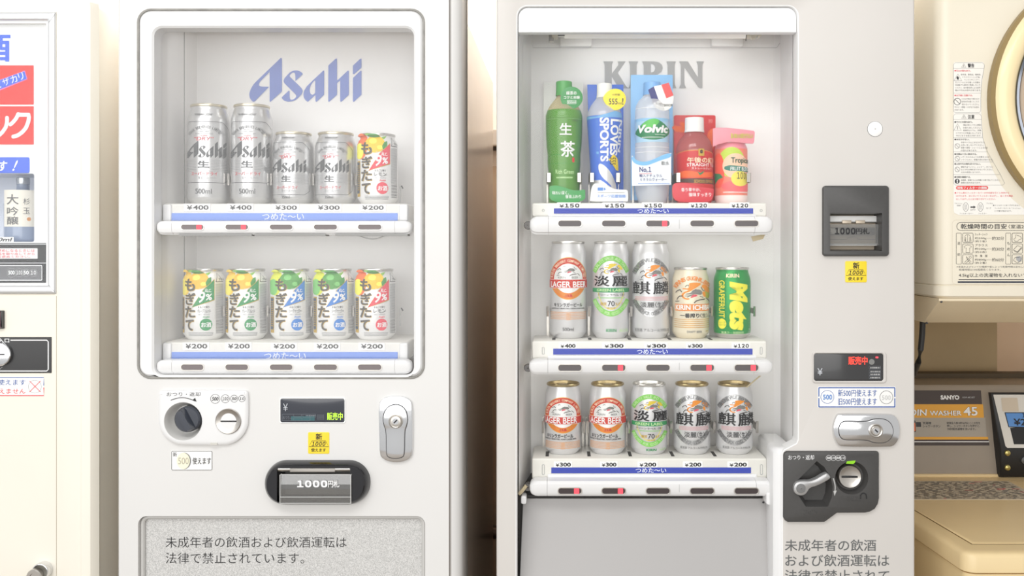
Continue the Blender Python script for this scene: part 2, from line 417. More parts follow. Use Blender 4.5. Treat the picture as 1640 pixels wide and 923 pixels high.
# hollow cabinet behind the door
bx0, bx1, btop = X(189), X(742, .1), Z(18, .1)
m = MB(); lo = rect2(bx0, .03, bx1, btop, .004, 3); li = inset2(lo, .008)
SIDE = mat('beige_cabinet_side', (226, 214, 202), .22, var=.05, scale=3)
m.ring2(lo, li, .79, .101, SIDE, .001); m.face2(lo, .79, SIDE); m.face2(lo, .789, SIDE)
m.box(bx1-.002, bx1+.004, .1005, .112, .05, btop-.01, WHITE2, .001)
cb = m.build('cabinet_body', AM)
m = MB(); m.box(X(738.5, .1), X(741, .1), .1005, .106, Z(15, .1), Z(4, .1), GLOSSBLACK, .001); m.box(X(735, .1), X(739, .1), .1005, .104, Z(6, .1), Z(3, .1), BRUSHED); m.build('hinge', AM)
# window frame, gasket and pane
m = MB()
m.ring2(wing, inset2(wing, .0035), .012, -.0022, GASKET, .0008); m.build('window_gasket', AM)
fo = inset2(wing, .0037); m = MB(); m.ring2(fo, opening_loop(), .03, -.003, WHITE2, .003); m.build('window_frame', AM)
PANE_A = pane_mat('hazy_acrylic', (.97, .97, .97), .035, .016)
m = MB(); pl = rect2(X(252), Z(601)+.004, X(660), Z(47), .01, 4)
m.prism2(rect2(X(247)+.0005, Z(601)+.0006, X(663)-.0005, Z(45)-.0006, .012, 4), .0245, .0275, PANE_A); m.build('window_pane', AM)
# display recess
DB = .177
m = MB(); zt, zb = Z(45)+.05, Z(602)-.012; xl, xr = X(246), X(663)+.012
xm = X(295, .121)
L = [[(x, y, z) for x, y in ((xl, .0305), (xm, .121), (X(315, DB), DB), (xr, DB), (xr, .0305))] for z in (zb, zt)]
m.loft(L, LINER, closed=False)
for z in (zb, zt): m.add([(x, y, z) for x, y in ((xl, .0305), (xm, .121), (X(315, DB), DB), (xr, DB), (xr, .0305))], [(0, 1, 2, 3, 4)], LINER)
m.box(xm-.0008, xm+.0006, .1195, .122, zb, zt, mat('liner_seam', (170, 170, 168), .6))
m.build('display_recess', AM)
ASAHI = [
 ([(345,290),(345,670),(349,681),(358,682),(500,552),(507,538),(507,122),(501,108),(490,106),(180,405),(135,452),(100,510),(82,560),(78,590),(85,630),(105,663),(120,678),(135,682),(155,672),(335,490),(330,484),(232,482),(212,474),(205,455),(212,432),(225,412)], []),
 ([(685,410),(682,330),(676,308),(660,298),(635,305),(612,330),(608,345),(616,358),(760,500),(776,525),(778,548),(765,585),(700,650),(650,675),(590,682),(540,670),(512,645),(503,628),(515,612),(598,533),(607,545),(608,620),(613,645),(630,658),(665,647),(692,620),(694,602),(685,585),(540,440),(527,408),(540,372),(605,300),(650,275),(695,269),(735,277),(765,297),(781,318)], []),
 ([(1062,285),(1059,273),(1048,274),(900,412),(830,482),(797,540),(788,585),(795,630),(815,662),(842,682),(852,679),(946,592),(946,672),(952,683),(964,680),(1060,590)], [[(943,400),(915,420),(885,465),(871,515),(872,550),(885,582),(910,592),(928,580),(943,562)]]),
 ([(1115,212),(1118,203),(1212,115),(1224,112),(1229,120),(1230,405),(1368,275),(1380,273),(1385,283),(1385,590),(1290,680),(1278,683),(1271,673),(1271,402),(1230,437),(1230,590),(1130,680),(1120,683),(1114,672)], []),
 ([(1437,378),(1442,366),(1535,276),(1546,273),(1551,283),(1551,590),(1455,680),(1442,683),(1437,672)], []),
 ([(1437,214),(1442,203),(1535,116),(1546,113),(1551,122),(1551,225),(1546,238),(1456,318),(1442,320),(1437,310)], [])]
LOGO_A = mat('periwinkle_lettering', (116, 134, 200), .5)
def asahi_logo(m, a, b, c, e, put, M):
    """wordmark fitted to the px box; put(list of loops, material)"""
    for lp, hs in ASAHI:
        f = lambda q: [(a+(x-78)/(1551-78)*(c-a), b+(y-106)/(683-106)*(e-b)) for x, y in q]
        put(f(lp), [f(h) for h in hs], M)
m = MB(); asahi_logo(m, 399.5, 93, 579.2, 163.3, lambda l, h, M: m.poly(l, DB, M, .001, h), LOGO_A); m.build('brand_lettering', AM)
bA = [(289, 327.5), (360, 399), (431, 470), (501.5, 541.5), (572, 612.5)]
sA1 = shelf(AM, 262, 653, 326, None, 355, None, ['¥400', '¥400', '¥300', '¥300', '¥200'], [(295,326.5,337.5,338.5), (364,326.5,406.5,338.5), (437,327,479,338.5), (505,327,547.5,338.5), (576,327,618,338.5)], .032, .165, (275, 341.5, 637, 353.5), 'つめた〜い', STRIP_A, (420, 341.6, 487, 352.5), True)
bar(AM, 248.5, 658, 353.5, 376, 26, bA, None, (0, 1), .002, .022, 358.5, 369.5)
sA2 = shelf(AM, 262, 653, 548, None, 578, None, ['¥200']*5, [(293,548.5,335.5,561), (361,548.5,403.5,561), (434,549,476,561), (503,549,545.5,561), (574,549,616.5,561)], .032, .165, (275, 564, 637, 577), 'つめた〜い', STRIP_A, (423, 564.6, 490, 576), True)
bar(AM, 248.5, 658, 577, 600, 26, bA, None, (), .002, .022, 582.5, 594.5)
for s_, yy, xs in ((sA1, (278, 297), (369, 437, 504, 571.5)), (sA2, (490, 507), (361.5, 431, 501, 567.5))):
    for xx in xs: clip(s_, xx, yy[0], yy[1], 4, .074, Z(326 if s_ is sA1 else 548, .032)-.001, .085)
for s_, yy in ((sA1, (298, 304)), (sA2, (494, 500))):
    m = MB(); m.tube([(X(643, .09), .09, Z(yy[0], .09)), (X(645, .085), .085, Z(yy[1]-2.5, .085))], .0012, INK, 6); m.tube([(X(641, .09), .09, Z(yy[0], .09)), (X(641, .09), .09, Z(yy[1]+22, .09))], .001, PALEINK, 6); m.build('can_stop', s_)
m = MB()
for a, c in ((292, 408), (412, 525), (540, 655)): m.box(X(a, .02), X(c, .02), .006, .03, Z(378.2, .02), Z(375, .02), mat('grey_trim', (150, 150, 148), .5))
m.tube([(X(575+t*3.2, .02), .012, Z(377+6*math.sin(PI*t/14), .02)) for t in range(15)], .0008, PALEINK, 6)
m.build('wiring_cover', AM)
fill_tube(AM, X(275), X(640), 30, .05, .06); fill_tube(AM, X(290), X(630), 366, .045, .06)  # hidden fill tubes added to lift both display rows
# coin panel
m = MB(); px = lambda u, v: (250+u/6.156, 615+v/6.156)
pan = [px(*q) for q in [(80,60),(880,60),(905,72),(918,100),(918,360),(905,430),(870,500),(810,560),(740,592),(680,600),(270,600),(190,585),(110,530),(60,460),(40,390),(35,330),(35,100),(50,72)]]
pan = chaikin(pan, 2); P2 = [(X(a), Z(b)) for a, b in pan]
cup = ell2(*[(X(px(285, 0)[0])), Z(px(0, 362)[1])], .0305, n=40)
l2, l3 = inset2(P2, .0022), inset2(P2, .006)
m.loft([[(a, 0, b) for a, b in P2], [(a, -.0045, b) for a, b in P2], [(a, -.0068, b) for a, b in l2], [(a, -.0075, b) for a, b in l3]], WHITE2)
m.face2(l3, -.0075, WHITE2, (cup,))
cc = (X(px(285, 0)[0]), 0, Z(px(0, 362)[1])); CUPM = mat('grey_moulded_cup', (214, 213, 210), .3)
m.lathe([(.0305, -.0075), (.0295, -.006), (.026, .004), (.0235, .012), (.0225, .014), (.001, .014)], cc, CUPM, 40, 'Y')
ca = px(730, 360); c2 = (X(ca[0]), 0, Z(ca[1]))
m.T('おつり・返却', *px(105, 82), *px(437, 122), -.0075, INK, -.002)
arc = [px(145+ (385-145)*t, 178-42*math.sin(PI*(.12+.80*t))+ (0 if t < .5 else 6*(t-.5))) for t in [i/14 for i in range(15)]]
m.line(arc, 1.1, -.0075, BLACK); m.poly([px(400, 178), px(362, 158), px(385, 138)], -.0075, BLACK)
for (u, v), r, t in (((583, 148), 7.3, '500'), ((683, 147), 6.5, '100'), ((770, 146), 5.7, '50'), ((846, 145), 5.2, '10')): coin_ring(m, *px(u, v), r, t, -.0075, INK, .55)
m.box(X(px(553, 0)[0]), X(px(622, 0)[0]), -.0082, -.006, Z(px(0, 596)[1]), Z(px(0, 570)[1]), mat('rubber_tab', (205, 203, 196), .5), .0006)
cp = m.build('coin_panel', AM)
m = MB(); kx = X(px(332, 0)[0]); kz = Z(px(0, 340)[1]); KN = mat('dark_slate_knob', (58, 62, 72), .22, coat=.3)
m.lathe([(.001, -.012), (.0185, -.012), (.0205, -.010), (.0208, .012), (.0208, .0138)], (kx, 0, kz), KN, 40, 'Y')
t = math.radians(-62); u = Vector((math.cos(t), 0, math.sin(t))); n_ = Vector((-u.z, 0, u.x))
for y0, y1, wa, wb in ((-.0118, -.024, .0068, .0042),):
    A = [Vector((kx, y0, kz))+u*a*.0192+n_*b*wa for a, b in ((-1, -.7), (-.8, -1), (.8, -1), (1, -.7), (1, .7), (.8, 1), (-.8, 1), (-1, .7))]
    B = [Vector((kx, y1, kz))+u*a*.0165+n_*b*wb for a, b in ((-1, -.7), (-.8, -1), (.8, -1), (1, -.7), (1, .7), (.8, 1), (-.8, 1), (-1, .7))]
    m.loft([[tuple(p) for p in A], [tuple(p+(q-p)*.8) for p, q in zip(A, B)], [tuple(q) for q in B]], KN, False, True)
m.build('return_knob', cp)
m = MB(); m.lathe([(.0205, -.007), (.0205, -.009), (.0195, -.0098), (.0185, -.0094), (.014, -.0078), (.008, -.0066), (.001, -.0062)], c2, BRUSHED, 40, 'Y'); m.box(c2[0]-.0125, c2[0]+.0125, -.0086, -.0060, c2[2]-.0011, c2[2]+.0009, BLACK, .0005); m.build('coin_slot', cp)
# coin sticker
m = MB(); m.slab2(rect2(X(274), Z(754), X(340.5), Z(722), .002), 0, -.0006, CARD, .0002)
m.rrline(274.6, 722.6, 340, 753.4, 2, .7, -.0006, INK); m.T('新', 277, 724.5, 283.5, 731.5, -.0006, INK)
m.disc(295, 738.5, 11, -.0006, GREYINK, .0003, 13.2); m.disc(293.6, 738.5, 10.6, -.0006, mat('pale_coin_print', (250, 246, 214), .5), .0005, 13)
m.T('500', 285.5, 733, 302.5, 744, -.0006, mat('coin_grey_print', (186, 180, 165), .5), .01, off=.0007)
m.T('使えます', 308.5, 733, 338, 744, -.0006, BLACK, .01); m.build('sticker', AM)
# price display
m = MB(); m.ring2(rect2(X(448), Z(678), X(553.5), Z(637), .003), rect2(X(449.5), Z(676.5), X(552), Z(638.5), .003), 0, -.0015, CARD, .0003)
m.slab2(rect2(X(449.3), Z(676.8), X(552.2), Z(638), .003), 0, -.001, mat('display_glass', (54, 57, 66), .08, coat=.5), .0004)
m.T('¥', 453.5, 646.5, 461, 658.5, -.001, mat('pale_display_print', (196, 200, 206), .5), -.006)
DG = mat('dim_display_print', (120, 126, 134), .5)
m.rrline(452, 663.5, 497, 674, .5, .4, -.001, DG); m.T('おつり—', 453, 666.5, 468, 672, -.001, DG)
m.rr(466, 667, 504, 674, .5, -.001, mat('teal_display_patch', (40, 92, 98), .3), .0002)
for a, b, c, e in ((470, 663.5, 483, 667.5), (470, 669.5, 484, 674), (485, 663.5, 506, 669)): m.rrline(a, b, c, e, 1.2, .35, -.001, DG, .0005)
m.dashes(490, 664.4, 505, 668, 1, -.001, DG, 5)
for i in range(5):
    for j in range(4): m.rr(508.5+i*2.3, 664.5+j*2.2, 509.5+i*2.3, 665.6+j*2.2, .2, -.001, DG)
m.T('販売中', 524, 661, 549, 673, -.001, mat('green_led_lettering', (190, 245, 60), .4, emit=.6), .012); m.build('price_display', AM)
yellow_sticker(AM, 493.5, 692.5, 527.5, 727, 0)
# lock handle
m = MB(); f = lambda u, v: (X(420+u/4.858), Z(630+v/4.858))
pl = [f(*q) for q in [(940,40),(975,24),(1040,18),(1105,24),(1145,42),(1172,75),(1174,300),(1172,470),(1145,508),(1100,528),(1045,534),(985,526),(945,506),(918,475),(914,300),(910,80)]]
pl = chaikin(pl, 1); m.slab2(pl, 0, -.006, CHROME, .0016); lh = m.build('lock_handle', AM)
kh = [f(*q) for q in [(1042,80),(1090,92),(1125,130),(1138,190),(1130,245),(1112,290),(1112,470),(1095,492),(1060,500),(1020,500),(985,490),(972,465),(972,290),(952,240),(945,190),(958,135),(992,95)]]
kh = chaikin(kh, 2); m = MB(); m.face2(inset2(kh, -.0009), -.0063, INK); m.slab2(kh, -.0062, -.0078, CHROME, .0012); m.build('pull_lever', lh)
m = MB(); q = f(1047, 210); m.lathe([(.0115, -.0078), (.0115, -.010), (.0100, -.0106), (.0085, -.0098), (.008, -.0112), (.0050, -.0116), (.001, -.0116)], (q[0], 0, q[1]), BRUSHED, 32, 'Y')
m.lathe([(.0048, -.0117), (.0048, -.0124), (.001, -.0124)], (q[0], 0, q[1]), CHROME, 24, 'Y')
a = Vector((1, 0, 1)).normalized(); b = Vector((-1, 0, 1)).normalized(); m.add([tuple(Vector((q[0], -.0126, q[1]))+a*i*.0036+b*j*.001) for i, j in ((-1, -1), (1, -1), (1, 1), (-1, 1))], [(0, 1, 2, 3)], BLACK); m.build('key_cylinder', lh)
# bill slot
m = MB(); o = rect2(X(425.5), Z(807.5), X(593.5), Z(737), .034, 10)
hole = rect2(X(449.5), Z(800), X(565), Z(746), .001, 10)
L = [(o, 0), (inset2(o, .001), -.008), (inset2(o, .004), -.016), (inset2(o, .0075), -.0195)]
m.loft([[(a, y, b) for a, b in l] for l, y in L], GLOSSBLACK); m.face2(L[-1][0], -.0195, GLOSSBLACK, (hole,))
m.loft([[(a, -.0195, b) for a, b in hole], [(a, .015, b) for a, b in inset2(hole, .003)]], GLOSSBLACK); m.face2(inset2(hole, .003), .015, mat('smoked_grey_inside', (104, 104, 102), .35))
m.box(X(452), X(562), -.002, .014, Z(801), Z(796), GLOSSBLACK)
bs = m.build('bill_slot', AM)
m = MB(); zc = Z(750.5, -.01); m.tube([(X(450), -.012, zc), (X(564.5), -.012, zc)], .0052, BRUSHED, 14)
m.box(X(469), X(541), -.0175, -.012, zc-.0045, zc+.002, mat('dull_metal', (176, 172, 166), .4, .8), .001); m.build('hinge_rod', bs)
FLAP = pane_mat('smoky_clear_plastic', (.72, .72, .71), .1, .1, (.75, .75, .74))
m = MB(); pts = [(-.0125, 759), (-.0205, 761), (-.0215, 765), (-.023, 780), (-.0225, 793), (-.0215, 796), (-.024, 798), (-.0235, 806)]
A = [(y, Z(b, y)) for y, b in pts]; B = [(y+.0016, z) for y, z in A]
prof = A+B[::-1]; m.loft([[(X(449, -.02), y, z) for y, z in prof], [(X(563, -.02), y, z) for y, z in prof]], FLAP, True, True)
EDGE = mat('clear_plastic_edge', (205, 205, 203), .25)
for b in (760.5, 795.5, 805.5): m.box(X(449, -.022), X(563, -.022), -.0238 if b > 770 else -.0212, -.0225 if b > 770 else -.0203, Z(b+.6, -.02), Z(b-.5, -.02), EDGE, .0002)
for a in (449, 562): m.box(X(a, -.02), X(a+1, -.02), -.0242, -.0135, Z(805.5, -.02), Z(760, -.02), EDGE, .0002)
m.T('1000', 476, 769.5, 524.5, 781, -.0235, PRINTW, .06); m.T('円札', 525.5, 769.5, 543.5, 781, -.0235, PRINTW, .02)
m.build('bill_flap', bs)
# lower panel
m = MB(); SPK = mat('speckled_grey_plate', (205, 204, 202), .5)
nt = SPK.node_tree; tc = nt.nodes.new('ShaderNodeTexCoord'); n = nt.nodes.new('ShaderNodeTexNoise'); n.inputs['Scale'].default_value = 800; n.inputs['Detail'].default_value = 3; n.inputs['Roughness'].default_value = .7
r = nt.nodes.new('ShaderNodeValToRGB'); r.color_ramp.elements[0].position = .36; r.color_ramp.elements[1].position = .62
r.color_ramp.elements[0].color = (lin(168), lin(168), lin(166), 1); r.color_ramp.elements[1].color = (lin(222), lin(221), lin(219), 1)
nt.links.new(tc.outputs['Object'], n.inputs['Vector']); nt.links.new(n.outputs['Fac'], r.inputs['Fac']); nt.links.new(r.outputs['Color'], nt.nodes['Principled BSDF'].inputs['Base Color'])
m.prism2(inset2(lowpan, .0005), .012, .018, SPK); m.ring2(inset2(lowpan, .0003), inset2(lowpan, .007), .0119, .006, mat('clear_edge_grey', (196, 195, 192), .3), .002)
m.T('未成年者の飲酒および飲酒運転は', 265.5, 860, 555, 877.5, .012, BLACK, -.006); m.T('法律で禁止されています。', 265.5, 885.5, 487, 903, .012, BLACK, -.006); m.build('lower_panel', AM)
# ---------------------------------------------------------------- right beer machine
KM = thing('vending_machine', 'warm white drinks vending machine with grey lettering and three display rows', 'vending machine', (X(1130), .1, 0), 'vending machines')
ktop = 1.93
kx0, kx1 = X(795), X(1465.5)
def arc2(cx, cz, r, a0, a1, n=6): return [(cx+r*math.cos(math.radians(a0+(a1-a0)*i/n)), cz+r*math.sin(math.radians(a0+(a1-a0)*i/n))) for i in range(n+1)]
xo0, xo1, zo = X(829), X(1277.5), Z(10)
kopen = arc2(xo1-.016, zo-.016, .016, 0, 90)+arc2(xo0+.016, zo-.016, .016, 90, 180)+[(X(827), .42), (X(1252), .42), (X(1252), Z(726)), (X(1255), Z(720.5)), (X(1275), Z(710)), (X(1277.5), Z(704))]
m = MB()
m.face2(rect2(kx0+.004, .06, kx1-.004, ktop, .001, 3), 0, KIRIN_W, (inset2(kopen, -.002), rect2(X(1262), Z(818), X(1395), Z(734), .004, 3), rect2(X(1322), Z(405), X(1417), Z(335), .002, 3)))
m.loft([[(a, 0, b) for a, b in inset2(kopen, -.002)], [(a, .0006, b) for a, b in inset2(kopen, -.0006)], [(a, .002, b) for a, b in kopen], [(a, .03, b) for a, b in kopen]], WHITE)
for sx, dx in ((kx0+.004, -1), (kx1-.004, 1)):
    r = .004; L = [[(sx+dx*r*math.sin(t), r*(1-math.cos(t)), z) for t in [PI/2*i/5 for i in range(6)]]+[(sx+dx*r, .098, z)] for z in (.06, ktop)]
    m.loft(L, KIRIN_W, closed=False)
m.face2(rect2(kx0, .06, kx1, ktop, .001, 3), .098, KIRIN_W, (inset2(kopen, -.02),))
for z in (.06, ktop): m.add([(kx0, 0.004, z), (kx1, 0.004, z), (kx1, .098, z), (kx0, .098, z)], [(0, 1, 2, 3)], KIRIN_W)
m.build('door', KM)
m = MB(); lo = rect2(kx0+.002, .03, kx1-.003, ktop-.01, .004, 3); m.ring2(lo, inset2(lo, .008), .79, .101, KIRIN_W, .001); m.face2(lo, .79, KIRIN_W); m.face2(lo, .789, KIRIN_W); m.build('cabinet_body', KM)
# display recess: splayed left wall, seams, back panel
KB = .165
m = MB(); zt, zb = Z(52)+.06, .42
xs = [(xo0+.0005, .03), (X(850.5, KB), KB), (X(1250, KB), KB), (X(1277.5)-.0005, .03)]
m.loft([[(x, y, z) for x, y in xs] for z in (Z(790, .03)+0, zt)], LINER, closed=False)
m.add([(x, y, zt) for x, y in xs], [(0, 1, 2, 3)], LINER)
SEAM = mat('liner_seam', (170, 170, 168), .6)
d = KB-.001; m.line([(853, 72), (853, 76.5), (1244, 76.5), (1249, 69)], .6, d, SEAM)
m.build('display_recess', KM)
# lower shoulder of the coin pillar
zt_ = 1.0765; sh = [(X(1252)-.0004, .0012), (X(1247), .0025), (X(1240), .008), (X(1233, .02), .02), (X(1229, .04), .04), (X(1226, .07), .07), (X(1226, .07), .128), (X(1277), .128), (X(1277), .012), (X(1262), .004)]
m = MB(); m.loft([[(x, y, z) for x, y in inset2(sh, a)] for a, z in ((0, .42), (0, zt_-.010), (.0008, zt_-.006), (.003, zt_-.0022), (.0065, zt_-.0004), (.010, zt_))], WHITE2, True, True); m.build('pillar_shoulder', KM)
# hood over the display
m = MB(); hz0, hz1 = Z(51.5, .004), zo-.0008
hl = arc2(xo1-.0162, hz1-.0155, .0152, 0, 90)+arc2(xo0+.0162, hz1-.0155, .0152, 90, 180)+[(xo0+.001, hz0), (xo1-.001, hz0)]
m.slab2(hl, .022, .005, mat('hood_white', (240, 241, 242), .3), .001); m.build('display_hood', KM)
m = MB(); d = .11
m.tube([(X(904, d), d, Z(50, d)), (X(1194, d), d, Z(50, d))], .0125, TUBE, 20)
m.box(X(840, d)+.012, X(1256, d), d+.014, KB-.002, Z(40, d), zt, LINER)
lf = m.build('lamp_fixture', KM)
l = bpy.data.lights.new('recess_fill_light', 'AREA'); l.shape = 'RECTANGLE'; l.size = .28; l.size_y = .02; l.energy = .045; l.color = (1, .995, .98)
q = bpy.data.objects.new('recess_fill_light', l); C.objects.link(q); q.location = (X(1049, d), d, Z(50, d)-.014); q.rotation_euler = (math.radians(20), 0, 0)  # fill light added at the hood tube to brighten the recess
SOCK = mat('socket_plastic', (222, 216, 200), .45)
for a, c, e in ((884, 894, 61), (1194, 1218, 60)):
    m = MB(); m.box(X(a, d), X(c, d), d-.012, d+.016, Z(e, d), Z(38, d), SOCK, .002)
    if a < 1000:
        m.box(X(879, d), X(887, d), d-.004, d+.01, Z(68, d), Z(52, d), BRUSHED, .001); m.box(X(893, d), X(904.5, d), d-.01, d+.01, Z(58, d), Z(42, d), CARD, .001); m.rr(893, 56, 904.5, 57.5, .1, d-.0105, INK)
    else:
        m.loft([[(X(x, d), y, Z(z, d)) for x, z in ((1196, 56), (1202, 65), (1208, 64), (1212, 57), (1219, 54), (1218, 48), (1198, 48))] for y in (d-.014, d-.004)], SOCK, True, True)
        m.line([(1194.5, 66), (1196, 50)], 1.2, d-.0146, INK); m.box(X(1207, d), X(1211, d), d-.013, d-.006, Z(63.5, d), Z(58, d), CHROME, .0006)
    m.build('lamp_socket', lf)
for a, c in ((897, 947.5), (1140, 1190)):
    m = MB(); m.slab2(rect2(X(a, .15), Z(74, .15), X(c, .15), Z(56, .15), .003), KB-.0005, .15, LINER, .0015); m.build('lamp_bracket', lf)
KIRIN = [
 ([(966,98.5),(982,98.5),(980,104),(979.7,118.3),(990.5,104),(989,98.5),(1002,98.5),(999,103),(989.5,117),(1000,134),(1003,138.5),(1006,141.5),(991,141.5),(979.7,123),(979.7,135),(982,141.5),(966,141.5),(968.5,135),(968.5,104.5)], []),
 ([(1006.5,98.5),(1022,98.5),(1019.5,104.5),(1019.5,135),(1022,141.5),(1006.5,141.5),(1009,135),(1009,104.5)], []),
 ([(1028,98.5),(1047,98.5),(1055,100),(1060,104),(1061.5,109.5),(1059,115.5),(1053,119.3),(1062,135),(1068,141.5),(1054,141.5),(1043.5,122),(1042.3,122),(1042.3,135),(1045,141.5),(1028,141.5),(1030.8,135),(1030.8,104.5)], [[(1042.3,102.5),(1046,103),(1049,106),(1049.3,111),(1047,115),(1042.3,116.3)]]),
 ([(1067,98.5),(1082.5,98.5),(1080.5,104.5),(1080.5,135),(1083,141.5),(1067,141.5),(1069.2,135),(1069.2,104.5)], []),
 ([(1087.5,98.5),(1101.5,98.5),(1117.5,124),(1117.5,104.5),(1115,98.5),(1127.5,98.5),(1124.8,104.5),(1124.8,141.5),(1119.5,141.5),(1096,108),(1096,135),(1099,141.5),(1087.5,141.5),(1090.3,135),(1090.3,104.5)], [])]
LOGO_K = mat('silver_grey_lettering', (166, 166, 166), .45)
m = MB()
for lp, hs in KIRIN: m.poly(lp, KB, LOGO_K, .001, hs)
m.build('brand_lettering', KM)
# trays and button bars
KF = .052
bK = [(892.6, 932.8), (962.6, 1003.2), (1033.4, 1074), (1104, 1145), (1175, 1216)]
TG1 = [(a, 324.4, c, 333.8) for a, c in ((892, 930), (964.5, 1002), (1028, 1062), (1103, 1134), (1168.5, 1200))]
TG2 = [(a, 549.4, c, 558.4) for a, c in ((895, 923.5), (964.5, 1001), (1032, 1069), (1098.5, 1127), (1172, 1201))]
TG3 = [(a, 739.4, c, 748.8) for a, c in ((887, 916), (961, 989), (1021, 1053), (1093.5, 1125), (1165, 1198))]
K1 = shelf(KM, 852, 1228, 325, None, 347.5, None, ['¥150', '¥150', '¥150', '¥120', '¥120'], TG1, KF, .15, (887, 334, 1206, 342.3), 'つめた〜い', STRIP_K, (1021, 334.4, 1071, 341.6), False)
K2 = shelf(KM, 852, 1228, 546, None, 576, None, ['¥400', '¥300', '¥300', '¥300', '¥120'], TG2, KF, .15, (886, 558.6, 1205, 568), 'つめた〜い', STRIP_K, (1020, 559.4, 1069.5, 567.4), False)
K3 = shelf(KM, 852, 1228.5, 734, None, 769, None, ['¥300', '¥300', '¥200', '¥200', '¥200'], TG3, KF, .15, (883, 749, 1202.5, 758), 'つめた〜い', STRIP_K, (1018, 749.8, 1067, 757.4), False)
bar(KM, 848, 1239.5, 346, 376, 30, bK, 1088, (2,), .022, .05, 352, 364.5)
bar(KM, 847, 1239.5, 576.5, 601, 30, bK, 1088, (1, 3, 4), .022, .05, 583, 596)
bar(KM, 848, 1239.5, 771, 797, 28, bK, 1088, (0, 1), .022, .05, 780.6, 793.3)
SLOT = mat('dark_slot', (58, 56, 54), .7)
for s_, yt, cxs in ((K2, 546, (887, 944.5, 1008, 1072, 1137)), (K3, 734, (876.5, 943, 1008.5, 1076, 1143))):
    zt2 = Z(yt, KF)+.0001
    for cx in cxs:
        m = MB(); a = X(cx, KF+.03); m.add([(a-.0028, KF+.012, zt2), (a+.0028, KF+.012, zt2), (a+.0028, KF+.05, zt2), (a-.0028, KF+.05, zt2)], [(0, 1, 2, 3)], SLOT)
        m.build('drain_slot', s_)
for c, hw, sides in ((903.3, 26.2, (-1, 1)), (968, 22.8, (-1, 1)), (1044.5, 27.6, (-1, 1)), (1112, 30.4, (-1,)), (1170.8, 26.2, (1,))):
    for sg in sides:
        x = X(c, .1)+sg*(hw*sc(.1)/1000+.0016); z0, z1 = Z(292, .078), Z(277, .078); m = MB()
        o, i_ = x+sg*.0006, x-sg*.007
        m.loft([[(o, .1325, z), (o, .080, z), (x-sg*.001, .0775, z), (i_, .077, z), (i_, .0782, z), (x-sg*.0014, .0788, z), (x-sg*.0006, .0805, z), (x-sg*.0006, .1325, z)] for z in (z0, z1)], BRUSHED, True, True)
        m.box(min(o, x-sg*.002), max(o, x-sg*.002), .132, .1345, Z(325, KF)-.001, z1, BRUSHED); m.build('can_clip', K1)
for s_, yy, xs, zf, dcn in ((K2, (491, 507), (877, 944, 1010, 1074, 1139, 1206), 546, .108), (K3, (675, 694), (870, 934.5, 941, 1006, 1074, 1142, 1210), 734, .098)):
    for xx in xs: clip(s_, xx, yy[0], yy[1], 4, dcn-.014, Z(zf, KF)-.001, dcn)
fill_tube(KM, X(866), X(1216), 362, .075, .05); fill_tube(KM, X(866), X(1216), 588, .075, .05)  # more added tubes, out of sight behind the upper two bars
# bits of tape and wire hanging at the bar ends
TAPE = mat('yellowed_tape', (196, 182, 150), .6)
for pts, d in (([(1203, 379), (1226, 375), (1222, 383), (1206, 387)], .045), ([(1194, 621), (1216, 602), (1219, 602.5), (1197, 621)], .06)):
    m = MB(); m.loft([[(X(a, d), y, Z(b, d)) for a, b in pts] for y in (d, d+.0008)], TAPE, True, True); m.build('tape_scrap', KM)
for yc in (361, 590, 781):
    m = MB(); m.lathe([(.001, -.006), (.006, -.006), (.007, 0), (.006, .01), (.001, .01)], (X(845.5, .035), .04, Z(yc, .035)), mat('dark_bolt', (96, 94, 92), .4, .6), 14, 'Y'); m.build('bar_bolt', KM)
m = MB(); m.tube([(X(829, .03)+.002, .034, Z(793, .03)), (X(835, .03), .034, Z(789, .03)), (X(843, .03), .034, Z(779, .03))], .003, TAPE, 8); m.build('bar_cable', KM)
m = MB(); m.slab2(rect2(X(834.5, .028), Z(808, .028), X(843, .028), Z(795, .028), .003), .05, .028, WHITE2, .0012); m.build('panel_bracket', KM); m = MB(); m.slab2(rect2(X(1227.5, .022), Z(809, .022), X(1236.5, .022), Z(790, .022), .003), .05, .022, WHITE2, .0012); m.build('panel_bracket', KM)
# clear panes behind the bars
PANE_K = pane_mat('clear_acrylic', (.985, .985, .98), .006, .010)
m = MB(); m.box(X(838, .05), X(1239, .05), .0503, .0515, Z(796, .05), Z(28, .05), PANE_K)
m.build('window_pane', KM)
# sloping grey panel below the display
GP = mat('satin_grey_panel', (176, 174, 173), .45, .0, var=.02, scale=4)
m = MB(); q = [P(838, 799, .06), P(1231, 799, .06), P(1236, 923, .035), P(833, 923, .035)]
e = lambda a, b, t: tuple(a[i]+(b[i]-a[i])*t for i in range(3))
lo = [q[0], q[1], e(q[1], q[2], 2.2), e(q[0], q[3], 2.2)]
m.loft([[(p[0], p[1]+.004, p[2]) for p in lo], lo], GP, True, True)
m.line([(838.5, 801), (835, 923)], .9, .0345, SEAM, 0) if False else None
m.lathe([(.0018, 0), (.0015, -.001), (.0002, -.001)], P(1222.5, 805, .058), INK, 12, 'Y'); m.build('front_panel', KM)
m = MB(); m.box(X(829, .03), X(1238, .06), .07, .075, .42, Z(797, .06), mat('dark_gap', (88, 86, 84), .7)); m.build('panel_backing', KM)
